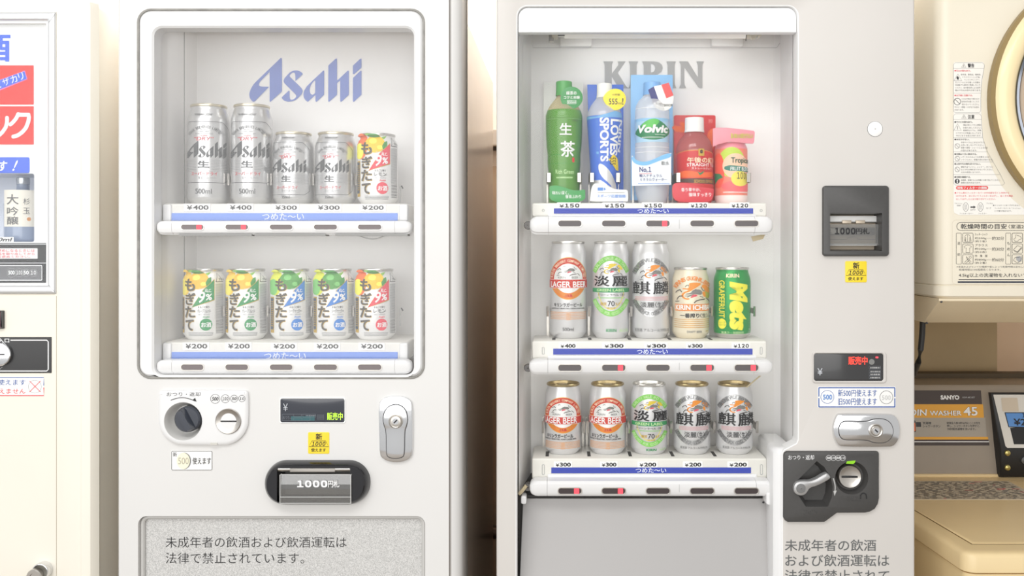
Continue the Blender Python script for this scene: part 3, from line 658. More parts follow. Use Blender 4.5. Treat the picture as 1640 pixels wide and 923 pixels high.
# plug, bill acceptor, stickers, display, handle, coin mechanism
m = MB(); m.lathe([(.0118, 0), (.0118, -.0008), (.011, -.0014), (.001, -.0014)], (X(1401.3), 0, Z(206.8)), CARD, 36, 'Y'); m.lathe([(.0124, -.0001), (.0124, -.0004), (.0118, -.0004)], (X(1401.3), 0, Z(206.8)), GREYINK, 36, 'Y'); m.build('hole_plug', KM)
f = lambda u, v: (1290+u/4.857, 280+v/4.857)
m = MB(); o = rect2(X(1316.5), Z(410.5), X(1422), Z(298), .005, 5)
hole = rect2(*(lambda a, b: (X(a[0]), Z(a[1]), X(b[0]), Z(b[1])))(f(182, 592), f(585, 300)), .001, 5)
inn = inset2(hole, .004)
m.loft([[(a, 0, b) for a, b in o], [(a, -.005, b) for a, b in o], [(a, -.0065, b) for a, b in inset2(o, .0008)], [(a, -.007, b) for a, b in inset2(o, .002)]], DARKGREY)
m.face2(inset2(o, .002), -.007, DARKGREY, (hole,))
m.loft([[(a, -.007, b) for a, b in hole], [(a, .026, b) for a, b in inset2(hole, .002)]], DARKGREY); m.face2(inset2(hole, .002), .026, mat('beige_inside', (190, 176, 156), .5))
ba = m.build('bill_acceptor', KM)
m = MB(); d = .016; BEI = mat('beige_metal', (206, 192, 172), .4, .3)
a, b = f(182, 0)[0]+.6, f(562, 0)[0]
T_ = lambda v: f(0, v)[1]
m.box(X(a, d), X(b, d), d+.004, d+.008, Z(T_(555), d), Z(T_(375), d), BEI); m.box(X(a, d), X(b, d), d, d+.01, Z(T_(368), d), Z(T_(320), d), CARD, .001)
m.tube([(X(a, d), d-.001, Z(T_(372), d)), (X(b, d), d-.001, Z(T_(372), d))], .0014, BRUSHED, 8)
for u in (282, 388): m.box(X(f(u, 0)[0], d), X(f(u+70, 0)[0], d), d-.004, d, Z(T_(380), d), Z(T_(355), d), BEI, .0006)
m.box(X(a, d), X(b-5, d), d-.003, d+.004, Z(T_(470), d), Z(T_(410), d), mat('grey_metal_roller', (150, 146, 138), .25, .9), .002)
m.box(X(a, d), X(b, d), d-.002, d+.004, Z(T_(553), d), Z(T_(535), d), CARD, .0006)
m.line([f(190, 503), f(320, 503), f(340, 488), f(370, 482), f(400, 492), f(415, 503), f(545, 503)], .6, d, GREYINK, .0001); m.build('bill_shutter', ba)
m = MB(); d = .008; m.box(X(a, d), X(b+1, d), d, d+.0015, Z(T_(548), d), Z(T_(385), d), FLAP); q = f(230, 412)+f(388, 465); m.T('1000', *q, d, BLACK, .05); q = f(392, 415)+f(498, 462); m.T('円札', *q, d, BLACK, .02)
m.build('bill_flap', ba)
yellow_sticker(KM, 1353.5, 418.5, 1388, 452.5, 0)
f = lambda u, v: (1290+u/7.694, 550+v/7.694)
m = MB(); m.ring2(rect2(X(1300.5), Z(613.5), X(1419), Z(564), .005), rect2(X(1303.2), Z(610.2), X(1414.2), Z(566.2), .004), 0, -.0028, KIRIN_W, .0012)
m.slab2(rect2(X(1303), Z(610.4), X(1414.4), Z(566), .004), 0, -.0012, mat('charcoal_display', (56, 56, 57), .18, coat=.2), .0005); d = -.0012
m.T('¥', *f(147, 308), *f(210, 395), d, mat('pale_display_print', (196, 200, 206), .5), .005)
m.T('販売中', *f(528, 163), *f(763, 265), d, mat('red_led_lettering', (255, 66, 52), .4, emit=.9), .022)
m.disc(*f(815, 230), 4.6, d, mat('sensor_grey', (128, 128, 126), .4)); q = f(862, 163)+f(898, 185); m.rr(*q, 1, d, LED)
for k, v in enumerate((280, 328, 363, 402)):
    a, b = f(782, v); c, e_ = f(926, v+36 if k else v+36); m.rrline(a, b, c, e_, .6, .3, d, DG); m.dashes(a+2, b+.8, c-1, e_-.3, 1, d, PALEINK, 30+k, .0005, .7)
m.build('price_display', KM)
m = MB(); m.slab2(rect2(X(1309.5), Z(653.5), X(1434.5), Z(619.5), .002), 0, -.0006, CARD, .0002); d = -.0006
m.rrline(1310.6, 620.4, 1433.8, 652.8, 1.5, 1.6, d, BLUE); m.rr(1309.8, 635.5, 1313.5, 637.8, .1, d, CARD, .0006); m.rr(1431.5, 636.2, 1434.4, 638.2, .1, d, CARD, .0006)
m.circ(1325, 636, 10.4, .7, d, BLUE); m.T('500', *f(215, 632), *f(328, 696), d, mat('light_blue_print', (104, 146, 208), .5), .03)
m.circ(1419.5, 636.6, 10.4, .7, d, GREYINK); m.T('500', *f(940, 640), *f(1052, 700), d, mat('pale_outline_print', (206, 206, 204), .5), .02)
m.T('新500円使えます', *f(400, 570), *f(880, 656), d, BLUE, .004); m.T('旧500円使えます', *f(400, 675), *f(880, 762), d, BLUE, .004); m.build('sticker', KM)
f = lambda u, v: (X(1240+u/4.396), Z(640+v/4.396))
m = MB(); pl = chaikin([f(*q) for q in [(455,95),(800,98),(835,105),(862,135),(877,180),(877,240),(862,290),(835,322),(800,332),(470,330),(440,318),(415,270),(406,220),(410,170),(425,125),(440,102)]], 2)
m.slab2(pl, 0, -.007, CHROME, .003); m.loft([[(a, -.0073, b) for a, b in l] for l in (inset2(pl, .0075), inset2(pl, .0081))], PALEINK) if False else None
lh = m.build('lock_handle', KM)
m = MB(); kh = chaikin([f(*q) for q in [(445,215),(450,175),(470,152),(500,146),(640,152),(680,135),(720,130),(770,134),(808,160),(825,200),(825,235),(808,272),(770,297),(720,300),(680,294),(640,276),(500,279),(470,272),(450,250)]], 2)
m.face2(inset2(kh, -.0009), -.0073, INK); m.slab2(kh, -.0072, -.0086, CHROME, .001); m.build('pull_lever', lh)
m = MB(); q = f(702, 212); m.lathe([(.0112, -.0086), (.0112, -.0105), (.0098, -.011), (.008, -.0102), (.0068, -.0112), (.001, -.0112)], (q[0], 0, q[1]), BRUSHED, 32, 'Y'); m.lathe([(.0045, -.0113), (.0045, -.012), (.001, -.012)], (q[0], 0, q[1]), CHROME, 24, 'Y')
a = Vector((1, 0, -1)).normalized(); b = Vector((1, 0, 1)).normalized(); m.add([tuple(Vector((q[0], -.0122, q[1]))+a*i*.0032+b*j*.0011) for i, j in ((-1, -1), (1, -1), (1, 1), (-1, 1))], [(0, 1, 2, 3)], BLACK); m.build('key_cylinder', lh)
# coin mechanism
g = lambda u, v: (1240+u/4.396, 640+v/4.396)
m = MB(); pl = [f(*q) for q in [(85,362),(715,362),(726,366),(730,378),(730,690),(722,730),(700,765),(665,785),(630,792),(435,793),(355,852),(345,857),(90,857),(70,845),(60,825),(62,390),(68,372)]]
cup = [f(*q) for q in [(292,428),(345,470),(390,545),(405,610),(398,680),(370,748),(215,748),(150,650),(122,620),(160,560)]]
c2p = g(530, 540); hole2 = ell2(X(c2p[0]+1.5), Z(c2p[1]+1.5), .0265, n=36)
l2, l3 = inset2(pl, .0006), inset2(pl, .0018)
m.loft([[(a, 0, b) for a, b in pl], [(a, -.0045, b) for a, b in pl], [(a, -.0058, b) for a, b in l2], [(a, -.0064, b) for a, b in l3]], DARKGREY); m.face2(l3, -.0064, DARKGREY, (cup, hole2))
ci = inset2(cup, .006); m.loft([[(a, -.0064, b) for a, b in cup], [(a, .012, b) for a, b in ci]], DARKGREY); m.face2(ci, .012, DARKGREY)
cc = (X(c2p[0]+1.5), 0, Z(c2p[1]+1.5)); m.lathe([(.0265, -.0064), (.0255, -.004), (.0215, .004), (.001, .004)], cc, DARKGREY, 36, 'Y'); d = -.0064
m.T('おつり・返却', *g(98, 392), *g(280, 425), d, PRINTW, .004)
for k, t in enumerate(('500', '100', '50', '10')): coin_ring(m, *g(383+k*33, 412), 4.3, t, d, PRINTW, .45)
arcp = [g(415+14*math.sin(PI*k/10*.75), 555+k*10) for k in range(11)]; m.line(arcp, 1.6, d, mat('silver_arrow', (190, 190, 188), .4)); m.poly([g(416, 645), g(440, 642), g(424, 680)], d, MATS['silver_arrow'])
m.line([g(607, 700), g(608, 675), g(618, 662), g(632, 660), g(645, 668), g(650, 685), g(650, 700)], 2.0, d, BLACK)
R = random.Random(3)
for bx_, by_ in ((205, 775), (512, 680)):
    for k in range(14): m.lathe([(.0008, -.0064), (.0006, -.0070), (.0001, -.0072)], (X(g(bx_+(k % 7)*14, 0)[0]), 0, Z(g(0, by_+(k//7)*16+R.choice((0, 8)))[1])), DARKGREY, 8, 'Y')
m.rr(*g(585, 395), *g(700, 400), .3, d, DARKGREY)
cm = m.build('coin_mechanism', KM)
m = MB(); m.poly([g(505, 452), g(512, 436), g(572, 430), g(568, 445), g(555, 455)], -.0066, mat('green_indicator', (132, 196, 30), .3, emit=.25), .0002); m.build('coin_light', cm)
m = MB(); ca = g(524, 538); c0 = (X(ca[0]), 0, Z(ca[1])); m.lathe([(.0185, .004), (.0185, -.006), (.0172, -.0078), (.016, -.0072), (.009, -.0062), (.001, -.006)], c0, BRUSHED, 40, 'Y'); m.box(c0[0]-.0132, c0[0]+.0122, -.0076, -.0061, c0[2]-.0016, c0[2]+.0014, BLACK, .0003); m.build('coin_slot', cm)
m = MB(); LEV = mat('silver_lever', (182, 182, 182), .3, .5)
lp = chaikin([f(*q) for q in [(122,620),(126,590),(145,568),(180,560),(255,563),(345,507),(365,508),(384,535),(380,550),(290,598),(240,610),(222,640),(205,660),(175,668),(145,660),(127,642)]], 2)
m.slab2(lp, -.001, -.0125, LEV, .003); q = f(174, 613); m.lathe([(.0075, -.0125), (.007, -.0138), (.001, -.0142)], (q[0], 0, q[1]), mat('lever_cap', (120, 120, 120), .35), 24, 'Y'); m.build('return_lever', cm)
# notice on the pillar
m = MB(); d = 0; NG = mat('notice_grey', (98, 100, 100), .5)
m.T('未成年者の飲酒', 1257, 864.5, 1403, 883, d, NG, .006); m.T('および飲酒運転は', 1257.5, 888.5, 1424, 907.5, d, NG, .006); m.T('法律で禁止されて', 1257, 913, 1424, 932, d, NG, .006); m.T('います。', 1257, 938, 1330, 956, d, NG, .006); m.build('notice_lettering', KM)
# ---------------------------------------------------------------- cans and bottles
class Wrap(MB):
    """flat artwork in the pixels of one close look, rolled round a turned body"""
    def __init__(s, c0, R, base, k, prof):
        super().__init__(); s.c0, s.R, s.base, s.kk, s.prof = c0, R, base, k, prof
        s.r0 = R*k; s.X = lambda a, d=0: s.r0*math.asin(max(-.998, min(.998, (a-c0)/R))); s.Z = lambda b, d=0: (base-b)*k
    def S(s, d): return s.kk
    def T(s, t, a, b, c, e, d, m, bold=0.0, rot=0, off=.0010, shear=0.0): MB.T(s, t, a, b, c, e, d, m, bold, rot, off, shear)
    def rad(s, z):
        p = s.prof
        for (r0, z0), (r1, z1) in zip(p, p[1:]):
            if z0 <= z <= z1 and z1 > z0: return r0+(r1-r0)*(z-z0)/(z1-z0)
        return s.r0
    def roll(s, step=.0028):
        bm = bmesh.new(); vs = [bm.verts.new(p) for p in s.v]
        for f, k in zip(s.f, s.m):
            if len(set(f)) < 3: continue
            try: bm.faces.new([vs[i] for i in f]).material_index = k
            except ValueError: pass
        for i in range(-20, 21):
            bmesh.ops.bisect_plane(bm, geom=bm.verts[:]+bm.edges[:]+bm.faces[:], plane_co=(i*step, 0, 0), plane_no=(1, 0, 0))
        for z in s.cuts:
            bmesh.ops.bisect_plane(bm, geom=bm.verts[:]+bm.edges[:]+bm.faces[:], plane_co=(0, 0, z), plane_no=(0, 0, 1))
        for v in bm.verts:
            a = v.co.x/s.r0; r = s.rad(v.co.z)-v.co.y*.8; v.co = (r*math.sin(a), -r*math.cos(a), v.co.z)
        bm.verts.index_update(); s.v = [tuple(v.co) for v in bm.verts]; s.f = [tuple(v.index for v in f.verts) for f in bm.faces]; s.m = [f.material_index for f in bm.faces]; bm.free()
    cuts = ()
def can_profile(r, h, neck, beads=0):
    p = [(r*.74, .0), (r*.79, .0012), (r*.86, .004), (r*.97, .0085), (r, .0115)]
    if beads:
        z0 = h-.006-beads*.0042; p.append((r, z0-.004))
        for i in range(beads):
            t = (i+1)/beads; rr_ = r+(neck-r)*t; p += [(rr_+.0007, z0+i*.0042+.0008), (rr_, z0+i*.0042+.003)]
        p.append((neck, h-.0045))
    else: p += [(r, h-.0235), (r*.985, h-.019), (neck*1.01, h-.0075), (neck, h-.0045)]
    return p
def make_can(name, r, h, neck, body, lidm, beads, look, art, footm=None):
    """look = (centre, radius, base line, px height) of the can in the close look the artwork was read from"""
    c0, R, base, H = look; prof = can_profile(r, h, neck, beads)
    t = bpy.data.objects.new(name, None); C.objects.link(t); t.empty_display_size = .05
    m = MB(); m.lathe([(.001, .004), (r*.66, .004)]+prof[:1], (0, 0, 0), footm or body, 64); m.lathe(prof[:4], (0, 0, 0), footm or body, 64); m.lathe(prof[3:], (0, 0, 0), body, 64)
    w_ = Wrap(c0, R, base, r/R, prof); w_.Z = lambda b, d=0: (base-b)*h/H; w_.cuts = [q[1] for q in prof[4:]]
    art(w_); w_.roll(); b0 = len(m.v); m.v += w_.v
    for f, k in zip(w_.f, w_.m): m.f.append(tuple(b0+i for i in f)); m.m.append(m.mi(w_.ms[k]))
    m.build('can_body', t)
    m = MB(); m.lathe([(neck, h-.0045), (neck+.0012, h-.0035), (neck+.0014, h-.0012), (neck+.0004, h), (neck-.0012, h-.0004), (neck-.0022, h-.0050), (neck-.004, h-.0055), (.004, h-.0045), (.001, h-.0045)], (0, 0, 0), lidm, 64)
    lid = m.build('lid', t)
    m = MB(); m.slab2([(x, y) for x, y in ell2(0, 0, .0075, .011, 20)], 0, -.0012, lidm, .0004)
    m.v = [(x, z+.004, h-.0040-y*.9) for x, y, z in m.v]; m.build('pull_tab', lid)
    return t
def clone(root):
    r = root.copy(); C.objects.link(r)
    for ch in root.children:
        c = ch.copy(); C.objects.link(c); c.parent = r
        for g in ch.children:
            e = g.copy(); C.objects.link(e); e.parent = c
    return r
_used = set()
def place(proto, px, d, z, label, cat, group, turn=0.0):
    o = proto if proto.name not in _used else clone(proto); _used.add(proto.name)
    x = X(px, d); o.location = (x, d, z); o.rotation_euler = (0, 0, math.atan2(-x, DC+d)+math.radians(turn))
    return tag(o, label, cat, group)
def arc_text(m, t, cx, cy_, rx, ry, a0, a1, h, M, bold=.01, wide=.62, flip=False):
    """letters along an ellipse; angles clockwise from the top, in degrees"""
    n = len(t)
    for i, ch in enumerate(t):
        if ch == ' ': continue
        a = math.radians(a0+(a1-a0)*(i/(n-1) if n > 1 else .5)); x, y = cx+rx*math.sin(a), cy_-ry*math.cos(a)
        g, f, asp = glyphs(ch, bold); wd = h*min(wide, asp); rot = a if not flip else a-PI
        tx, ty = (rx*math.cos(a), ry*math.sin(a)); rot = math.atan2(ty, tx)
        if flip: rot += PI
        vs = []
        for u, v in g:
            p, q = (u-.5)*wd, -(v-.5)*h
            vs.append((m.X(x+p*math.cos(rot)-q*math.sin(rot)), -.0013, m.Z(y+p*math.sin(rot)+q*math.cos(rot))))
        m.add(vs, f, M)
def band(m, cx, cy_, rx, ry, rx2, ry2, a0, a1, M, n=30, off=.0004):
    A = []; B = []
    for i in range(n+1):
        a = math.radians(a0+(a1-a0)*i/n)
        A.append((m.X(cx+rx*math.sin(a)), -off, m.Z(cy_-ry*math.cos(a)))); B.append((m.X(cx+rx2*math.sin(a)), -off, m.Z(cy_-ry2*math.cos(a))))
    m.loft([A, B], M, closed=False)
SILVER = mat('silver_can', (214, 214, 214), .28, .75)
PEARL = mat('pearl_white_can', (222, 222, 224), .3, .45)
WHITECAN = mat('white_can', (238, 238, 237), .3, .25)
LIDS = mat('aluminium_lid', (214, 212, 208), .25, .9)
LIDG = mat('gold_lid', (172, 154, 114), .28, .9); LIDP = mat('pale_gold_lid', (216, 207, 184), .28, .9)
GUN = mat('gunmetal_print', (92, 94, 96), .35, .3)
REDP = mat('soft_red_print', (222, 84, 96), .5)
HAIR = mat('fine_grey_print', (150, 152, 154), .5)
# -- silver dry beer
def asahi_art(top, x0, rings):
    def art(m):
        u = lambda x: 212+(x-212)
        L, T_, RX, yb, yr = rings['L'], rings['T'], rings['R'], rings['B'], rings['C']
        m.line([(L, T_+50), (L+45, T_), (RX-50, T_+1), (RX, T_+56), (RX, yb-34), (RX-38, yb), (L+38, yb), (L, yb-34)], 3.4, 0, GUN, .0004, True)
        m.line([(L+8, T_+55), (L+48, T_+10), (RX-54, T_+11), (RX-9, T_+60), (RX-9, yb-38)], 1.1, 0, HAIR)
        arc_text(m, 'ASAHI BREWERIES LIMITED', rings['ax'], rings['ay'], rings['arx'], rings['ary'], -62, 58, rings['ah']*.9, GUN, .008, .42)
        for k in range(3): band(m, rings['ax'], rings['ay']+6, rings['arx']*(1.13+.05*k), rings['ary']*(1.13+.04*k), rings['arx']*(1.145+.05*k), rings['ary']*(1.142+.04*k), 30, 66, HAIR)
        a, b, c, e = rings['dry']; m.T('“DRY”', a, b, c, e, 0, REDP, .006, shear=.2)
        m.T('SUPER', (a+c)/2-24, b-13, (a+c)/2+24, b-4, 0, REDP, .004)
        m.T('FINEST QUALITY', (a+c)/2-28, b-58, (a+c)/2+22, b-50, 0, HAIR); m.T('DRAFT BEER', (a+c)/2-36, b-44, (a+c)/2+36, b-36, 0, HAIR); m.T('BREWED WITH SELECT YEAST', (a+c)/2-58, b-28, (a+c)/2+62, b-20, 0, HAIR)
        a, b, c, e = rings['logo']; asahi_logo(m, a, b, c, e, lambda l, h, M: m.poly(l, 0, M, .0006, h), GUN)
        a, b, c, e = rings['nama']; m.T('生', a, b, c, e, 0, GUN, .035)
        lw = rings['lw']
        for k in range(9):
            y = rings['ly']+k*lw; m.line([(L+12, y), (RX-12, y)], .9, 0, HAIR) if k in (0, 8) else (m.dashes(L+14, y-3, a-10, y+3, 1, 0, HAIR, k, .0004, .5), m.dashes(c+10, y-3, RX-14, y+3, 1, 0, HAIR, k+20, .0004, .5))
        a, b, c, e = rings['kata']; m.T('スーパードライ', a, b, c, e, 0, REDP, .012)
        a, b, c, e = rings['bi']; m.T('生ビール', a, b, a+(c-a)*.62, e, 0, HAIR); m.dashes(a+(c-a)*.66, (b+e)/2-3, c, (b+e)/2+4, 1, 0, HAIR, 3)
        a, b, c, e = rings['ml']; m.T(rings['mt'], a, b, c, e, 0, GUN, .005)
        a, b, c, e = rings['kk']; m.T('“KARAKUCHI”', a, b, c, e, 0, GUN, .01)
    return art
A5 = dict(L=28, T=205, R=355, B=655, C=0, ax=186, ay=340, arx=122, ary=95, ah=22, dry=(110, 320, 243, 346), logo=(56, 350, 333, 472), nama=(133, 495, 213, 546), ly=480, lw=11.2, kata=(92, 576, 268, 602), bi=(135, 611, 256, 629), ml=(118, 700, 229, 738), mt='500ml', kk=(105, 145, 240, 161))
A3 = dict(L=660, T=354, R=970, B=743, C=0, ax=815, ay=465, arx=104, ary=77, ah=18, dry=(752, 452, 862, 475), logo=(690, 478, 942, 580), nama=(765, 602, 833, 650), ly=588, lw=9.6, kata=(733, 678, 880, 702), bi=(766, 707, 868, 723), ml=(768, 751, 824, 772), mt='350ml', kk=(755, 313, 862, 326))
can_a5 = make_can('beer_can', .0338, .1675, .0285, SILVER, LIDP, 4, (212, 152, 812, 742), asahi_art(0, 0, A5))
can_a3 = make_can('beer_can', .0338, .121, .0285, SILVER, LIDP, 3, (853, 152, 812, 540), asahi_art(0, 0, A3))
# -- fruit chuhai
FRUIT = {'lemon': ((255, 206, 44), (240, 120, 60), (232, 70, 88), 'レモン'), 'grapefruit': ((255, 196, 60), (250, 214, 90), (48, 150, 88), 'グレープフルーツ'), 'lime': ((84, 160, 72), (222, 228, 80), (62, 134, 216), 'シークヮーサー')}
LEAF = mat('leaf_green_print', (70, 150, 70), .5); LEAF2 = mat('pale_leaf_print', (140, 190, 90), .5); BRONZE = mat('dark_bronze_print', (84, 80, 72), .45); NAVY = mat('navy_print', (62, 74, 92), .5); GOLDP = mat('gold_print', (206, 170, 70), .4, .3)
def fruit_art(kind):
    fr, glow, flag, nm = FRUIT[kind]
    FR = mat(kind+'_fruit_print', fr, .5); GL = mat(kind+'_glow_print', glow, .5); FL = mat(kind+'_flag_print', flag, .5)
    HI = mat(kind+'_highlight_print', tuple(min(255, v+45) for v in fr), .5)
    def art(m):
        m.poly(ell2(492, 190, 50, 100, 24), 0, GL, .0003); m.poly(ell2(480, 225, 34, 62, 20), 0, HI, .0004)
        m.poly(ell2(600, 172, 78, 70, 30), 0, FR, .0005); m.poly(ell2(585, 150, 30, 22, 20), 0, HI, .0006); m.poly(ell2(640, 200, 22, 16, 20), 0, HI, .0006)
        m.poly([(530,112),(560,95),(610,98),(650,118),(600,124),(560,122)], 0, LEAF, .0007); m.poly([(655,120),(700,108),(685,128),(668,138)], 0, LEAF2, .0007)
        m.poly([(660,215),(655,190),(670,160),(695,148),(692,185),(680,215)], 0, LEAF, .0007); m.poly([(520,100),(540,92),(560,96),(540,112)], 0, LEAF2, .0007)
        for (a, b, c, e), t in zip(((496, 160, 580, 254), (500, 268, 582, 360), (497, 370, 580, 456), (500, 472, 568, 556)), 'もぎたて'):
            m.T(t, a+3, b+3, c+3, e+3, 0, GOLDP, .035, off=.0008); m.T(t, a, b, c, e, 0, BRONZE, .035, off=.0010)
        m.poly([(552, 381), (600, 305), (640, 238), (713, 163), (713, 326)], 0, GOLDP, .0008); m.poly([(556, 378), (603, 305), (642, 242), (711, 170), (711, 320)], 0, FL, .0010)
        m.T('9', 607, 258, 652, 345, 0, PRINTW, .02, off=.0012, shear=.2); m.T('%', 655, 275, 698, 325, 0, PRINTW, .03, off=.0012, shear=.1); m.T('ALC.', 648, 240, 694, 264, 0, PRINTW, .02, off=.0012); m.T('アルコール', 610, 232, 665, 246, 0, PRINTW, .01, off=.0012, shear=.1)
        m.T('まるごと搾り', 600, 368, 680, 386, 0, INK, .015); m.T(nm, 597, 392, 686, 419, 0, INK, .012); m.line([(650, 421), (690, 411)], 2, 0, INK)
        m.T('※果汁・果皮使用', 598, 428, 682, 438, 0, HAIR); m.T('Asahi', 635, 445, 680, 458, 0, FL, .02)
        m.disc(658, 511, 46, 0, FL, .0008); m.T('お酒', 624, 493, 693, 532, 0, PRINTW, .03, off=.0010)
        m.dashes(525, 568, 705, 600, 3, 0, HAIR, 7)
        m.poly([(462, 300), (486, 300), (486, 575), (462, 575)], 0, GOLDP, .0004); m.poly([(462, 310), (482, 310), (482, 550), (462, 550)], 0, NAVY, .0006); m.dashes(464, 330, 480, 530, 12, 0, GOLDP, 9, .0008)
        m.line([(722, 186), (740, 118), (756, 170)], 5, 0, INK); m.line([(722, 186), (762, 186)], 5, 0, INK); m.T('アルミ', 738, 160, 764, 178, 0, INK, .02)
        m.dashes(720, 200, 762, 470, 34, 0, HAIR, 11, .0004, .6)
        for k in range(14): m.line([(722, 475+k*8), (762, 475+k*8)], 2.5+(k % 3), 0, GREYINK)
    return art
def fruit_can(kind): return make_can('chuhai_can', .0338, .1185, .0285, WHITECAN, LIDS, 2, (612, 157, 632, 545), fruit_art(kind))
can_lemon, can_grape, can_lime = fruit_can('lemon'), fruit_can('grapefruit'), fruit_can('lime')
# -- winged-beast emblem shared by the lager family
BO = mat('orange_emblem', (236, 146, 44), .45); BG = mat('grey_emblem', (128, 126, 122), .45); BK = mat('dark_emblem', (62, 56, 50), .5); BP = mat('rose_emblem', (222, 84, 100), .5); BY = mat('yellow_emblem', (226, 200, 56), .45)
def beast(m, a, b, c, e, O=None):
    O = O or BO; f = lambda q: [(a+(x-75)/925*(c-a), b+(y-168)/560*(e-b)) for x, y in q]
    m.poly(chaikin(f([(265,330),(330,322),(425,335),(462,262),(440,200),(500,172),(650,168),(800,188),(720,265),(620,325),(500,400),(470,415),(345,455),(295,512),(305,562),(380,602),(470,595),(472,622),(390,643),(290,607),(248,545),(248,490),(300,435),(400,398),(445,378),(360,356),(280,357)]), 2), 0, O, .0006)
    m.poly(chaikin(f([(785,300),(810,228),(870,222),(950,280),(1002,380),(1004,468),(930,432),(888,405),(862,365),(850,330)]), 2), 0, O, .0006)
    m.poly(chaikin(f([(808,425),(880,405),(905,500),(895,582),(850,555),(820,490)]), 2), 0, O, .0006)
    m.poly(chaikin(f([(520,405),(600,372),(720,352),(800,405),(812,470),(760,512),(640,478),(520,492),(360,496),(350,478),(500,452)]), 2), 0, BG, .0008)
    m.poly(chaikin(f([(330,528),(470,516),(560,486),(600,490),(480,545),(400,580),(390,560),(450,540),(330,545)]), 1), 0, BG, .0008)
    m.poly(chaikin(f([(485,596),(520,520),(600,483),(700,520),(610,560),(540,575)]), 2), 0, BP, .0009)
    for q, wd in (([(90,450),(135,398),(210,368),(252,430)], 34), ([(128,645),(150,590),(200,540),(285,538)], 34), ([(80,692),(190,680)], 26), ([(590,722),(640,672),(740,640),(875,622)], 38), ([(900,592),(960,640),(1000,705)], 32), ([(770,292),(820,385),(866,400),(862,360)], 26), ([(350,290),(385,245),(430,240),(440,275)], 24), ([(540,400),(650,350)], 20), ([(740,540),(830,575)], 22)):
        m.line(f(q), .72*wd*(c-a)/925, 0, BK, .0010)
# -- red oval lager
LR = mat('lager_red', (206, 62, 50), .4); LO = mat('lager_orange', (228, 128, 44), .4); LG = mat('lager_gold_edge', (222, 168, 74), .35, .4); PALEO = mat('pale_orange_print', (232, 176, 128), .5)
def lager_art(cx, cy_, rx, ry, ban, txt, kiri, blk, scr, ml):
    def art(m):
        m.poly(ell2(cx, cy_, rx*.985, ry, 64), 0, LG, .0003)
        m.poly(ell2(cx, cy_, rx*.955, ry*.965, 64), 0, LO, .0005)
        band(m, cx, cy_, rx*.955, ry*.965, rx*.77, ry*.7, -92, 92, LR, 40, .0007)
        m.poly(ell2(cx, cy_, rx*.76, ry*.69, 64), 0, WHITECAN, .0007)
        beast(m, cx-rx*.62, cy_-ry*.66, cx+rx*.6, cy_-ry*.1)
        m.T('KIRIN', cx-rx*.54, cy_-ry*.09, cx-rx*.14, cy_+ry*.01, 0, GREYINK, .01, off=.001); m.T('BEER', cx+rx*.18, cy_-ry*.09, cx+rx*.52, cy_+ry*.01, 0, GREYINK, .01, off=.001)
        a, b, c, e = ban; m.poly([(a, b), (c, b), (c, e), (a, e)], 0, PRINTW, .0009); m.poly([(a, b+3), (c, b+3), (c, e-3), (a, e-3)], 0, LR, .0011)
        m.T('LAGER BEER', *txt[:4], 0, PRINTW, .02, off=.0013)
        m.poly([(cx-rx*.2, cy_+ry*.75), (cx+rx*.22, cy_+ry*.73), (cx+rx*.22, cy_+ry*.86), (cx-rx*.2, cy_+ry*.88)], 0, LR, .001)
        arc_text(m, 'KIRIN BREWERY COMPANY LIMITED', cx, cy_, rx*.865, ry*.83, -84, 84, ry*.12, mat('pale_gold_lettering', (246, 222, 190), .45), .02, .7)
        arc_text(m, 'SPECIALLY BREWED', cx, cy_, rx*.8, ry*.8, 232, 128, ry*.11, LG, .015, .7, True)
        m.T('キリンラガービール', *kiri, 0, BLACK, .03); m.T('CAREFULLY SELECTED, KIRIN LAGER BEER', *blk, 0, BLACK, .02)
        m.dashes(*scr, 5, 0, PALEO, 4); x = (scr[0]+scr[2])/2; m.rrline(x-15, scr[1]+12, x+17, scr[3]+2, 3, 3, 0, PALEO); m.dashes(x-9, scr[1]+18, x+11, scr[3]-2, 3, 0, PALEO, 8)
        if ml: m.T('500ml', *ml, 0, INK, .005)
    return art
can_l5 = make_can('beer_can', .0315, .1648, .0272, PEARL, LIDS, 0, (251, 147, 853, 788), lager_art(252, 364, 146, 172, (108, 371, 397, 444), (120, 388, 384, 437), (143, 562, 358, 593), (125, 602, 377, 613), (112, 632, 392, 698), (208, 760, 293, 788)))
can_l3 = make_can('beer_can', .0312, .1187, .0268, PEARL, LIDG, 0, (242, 166, 778, 695), lager_art(238, 380, 160, 178, (78, 396, 400, 470), (84, 402, 362, 462), (103, 566, 328, 604), (85, 610, 357, 625), (85, 640, 392, 712), None))
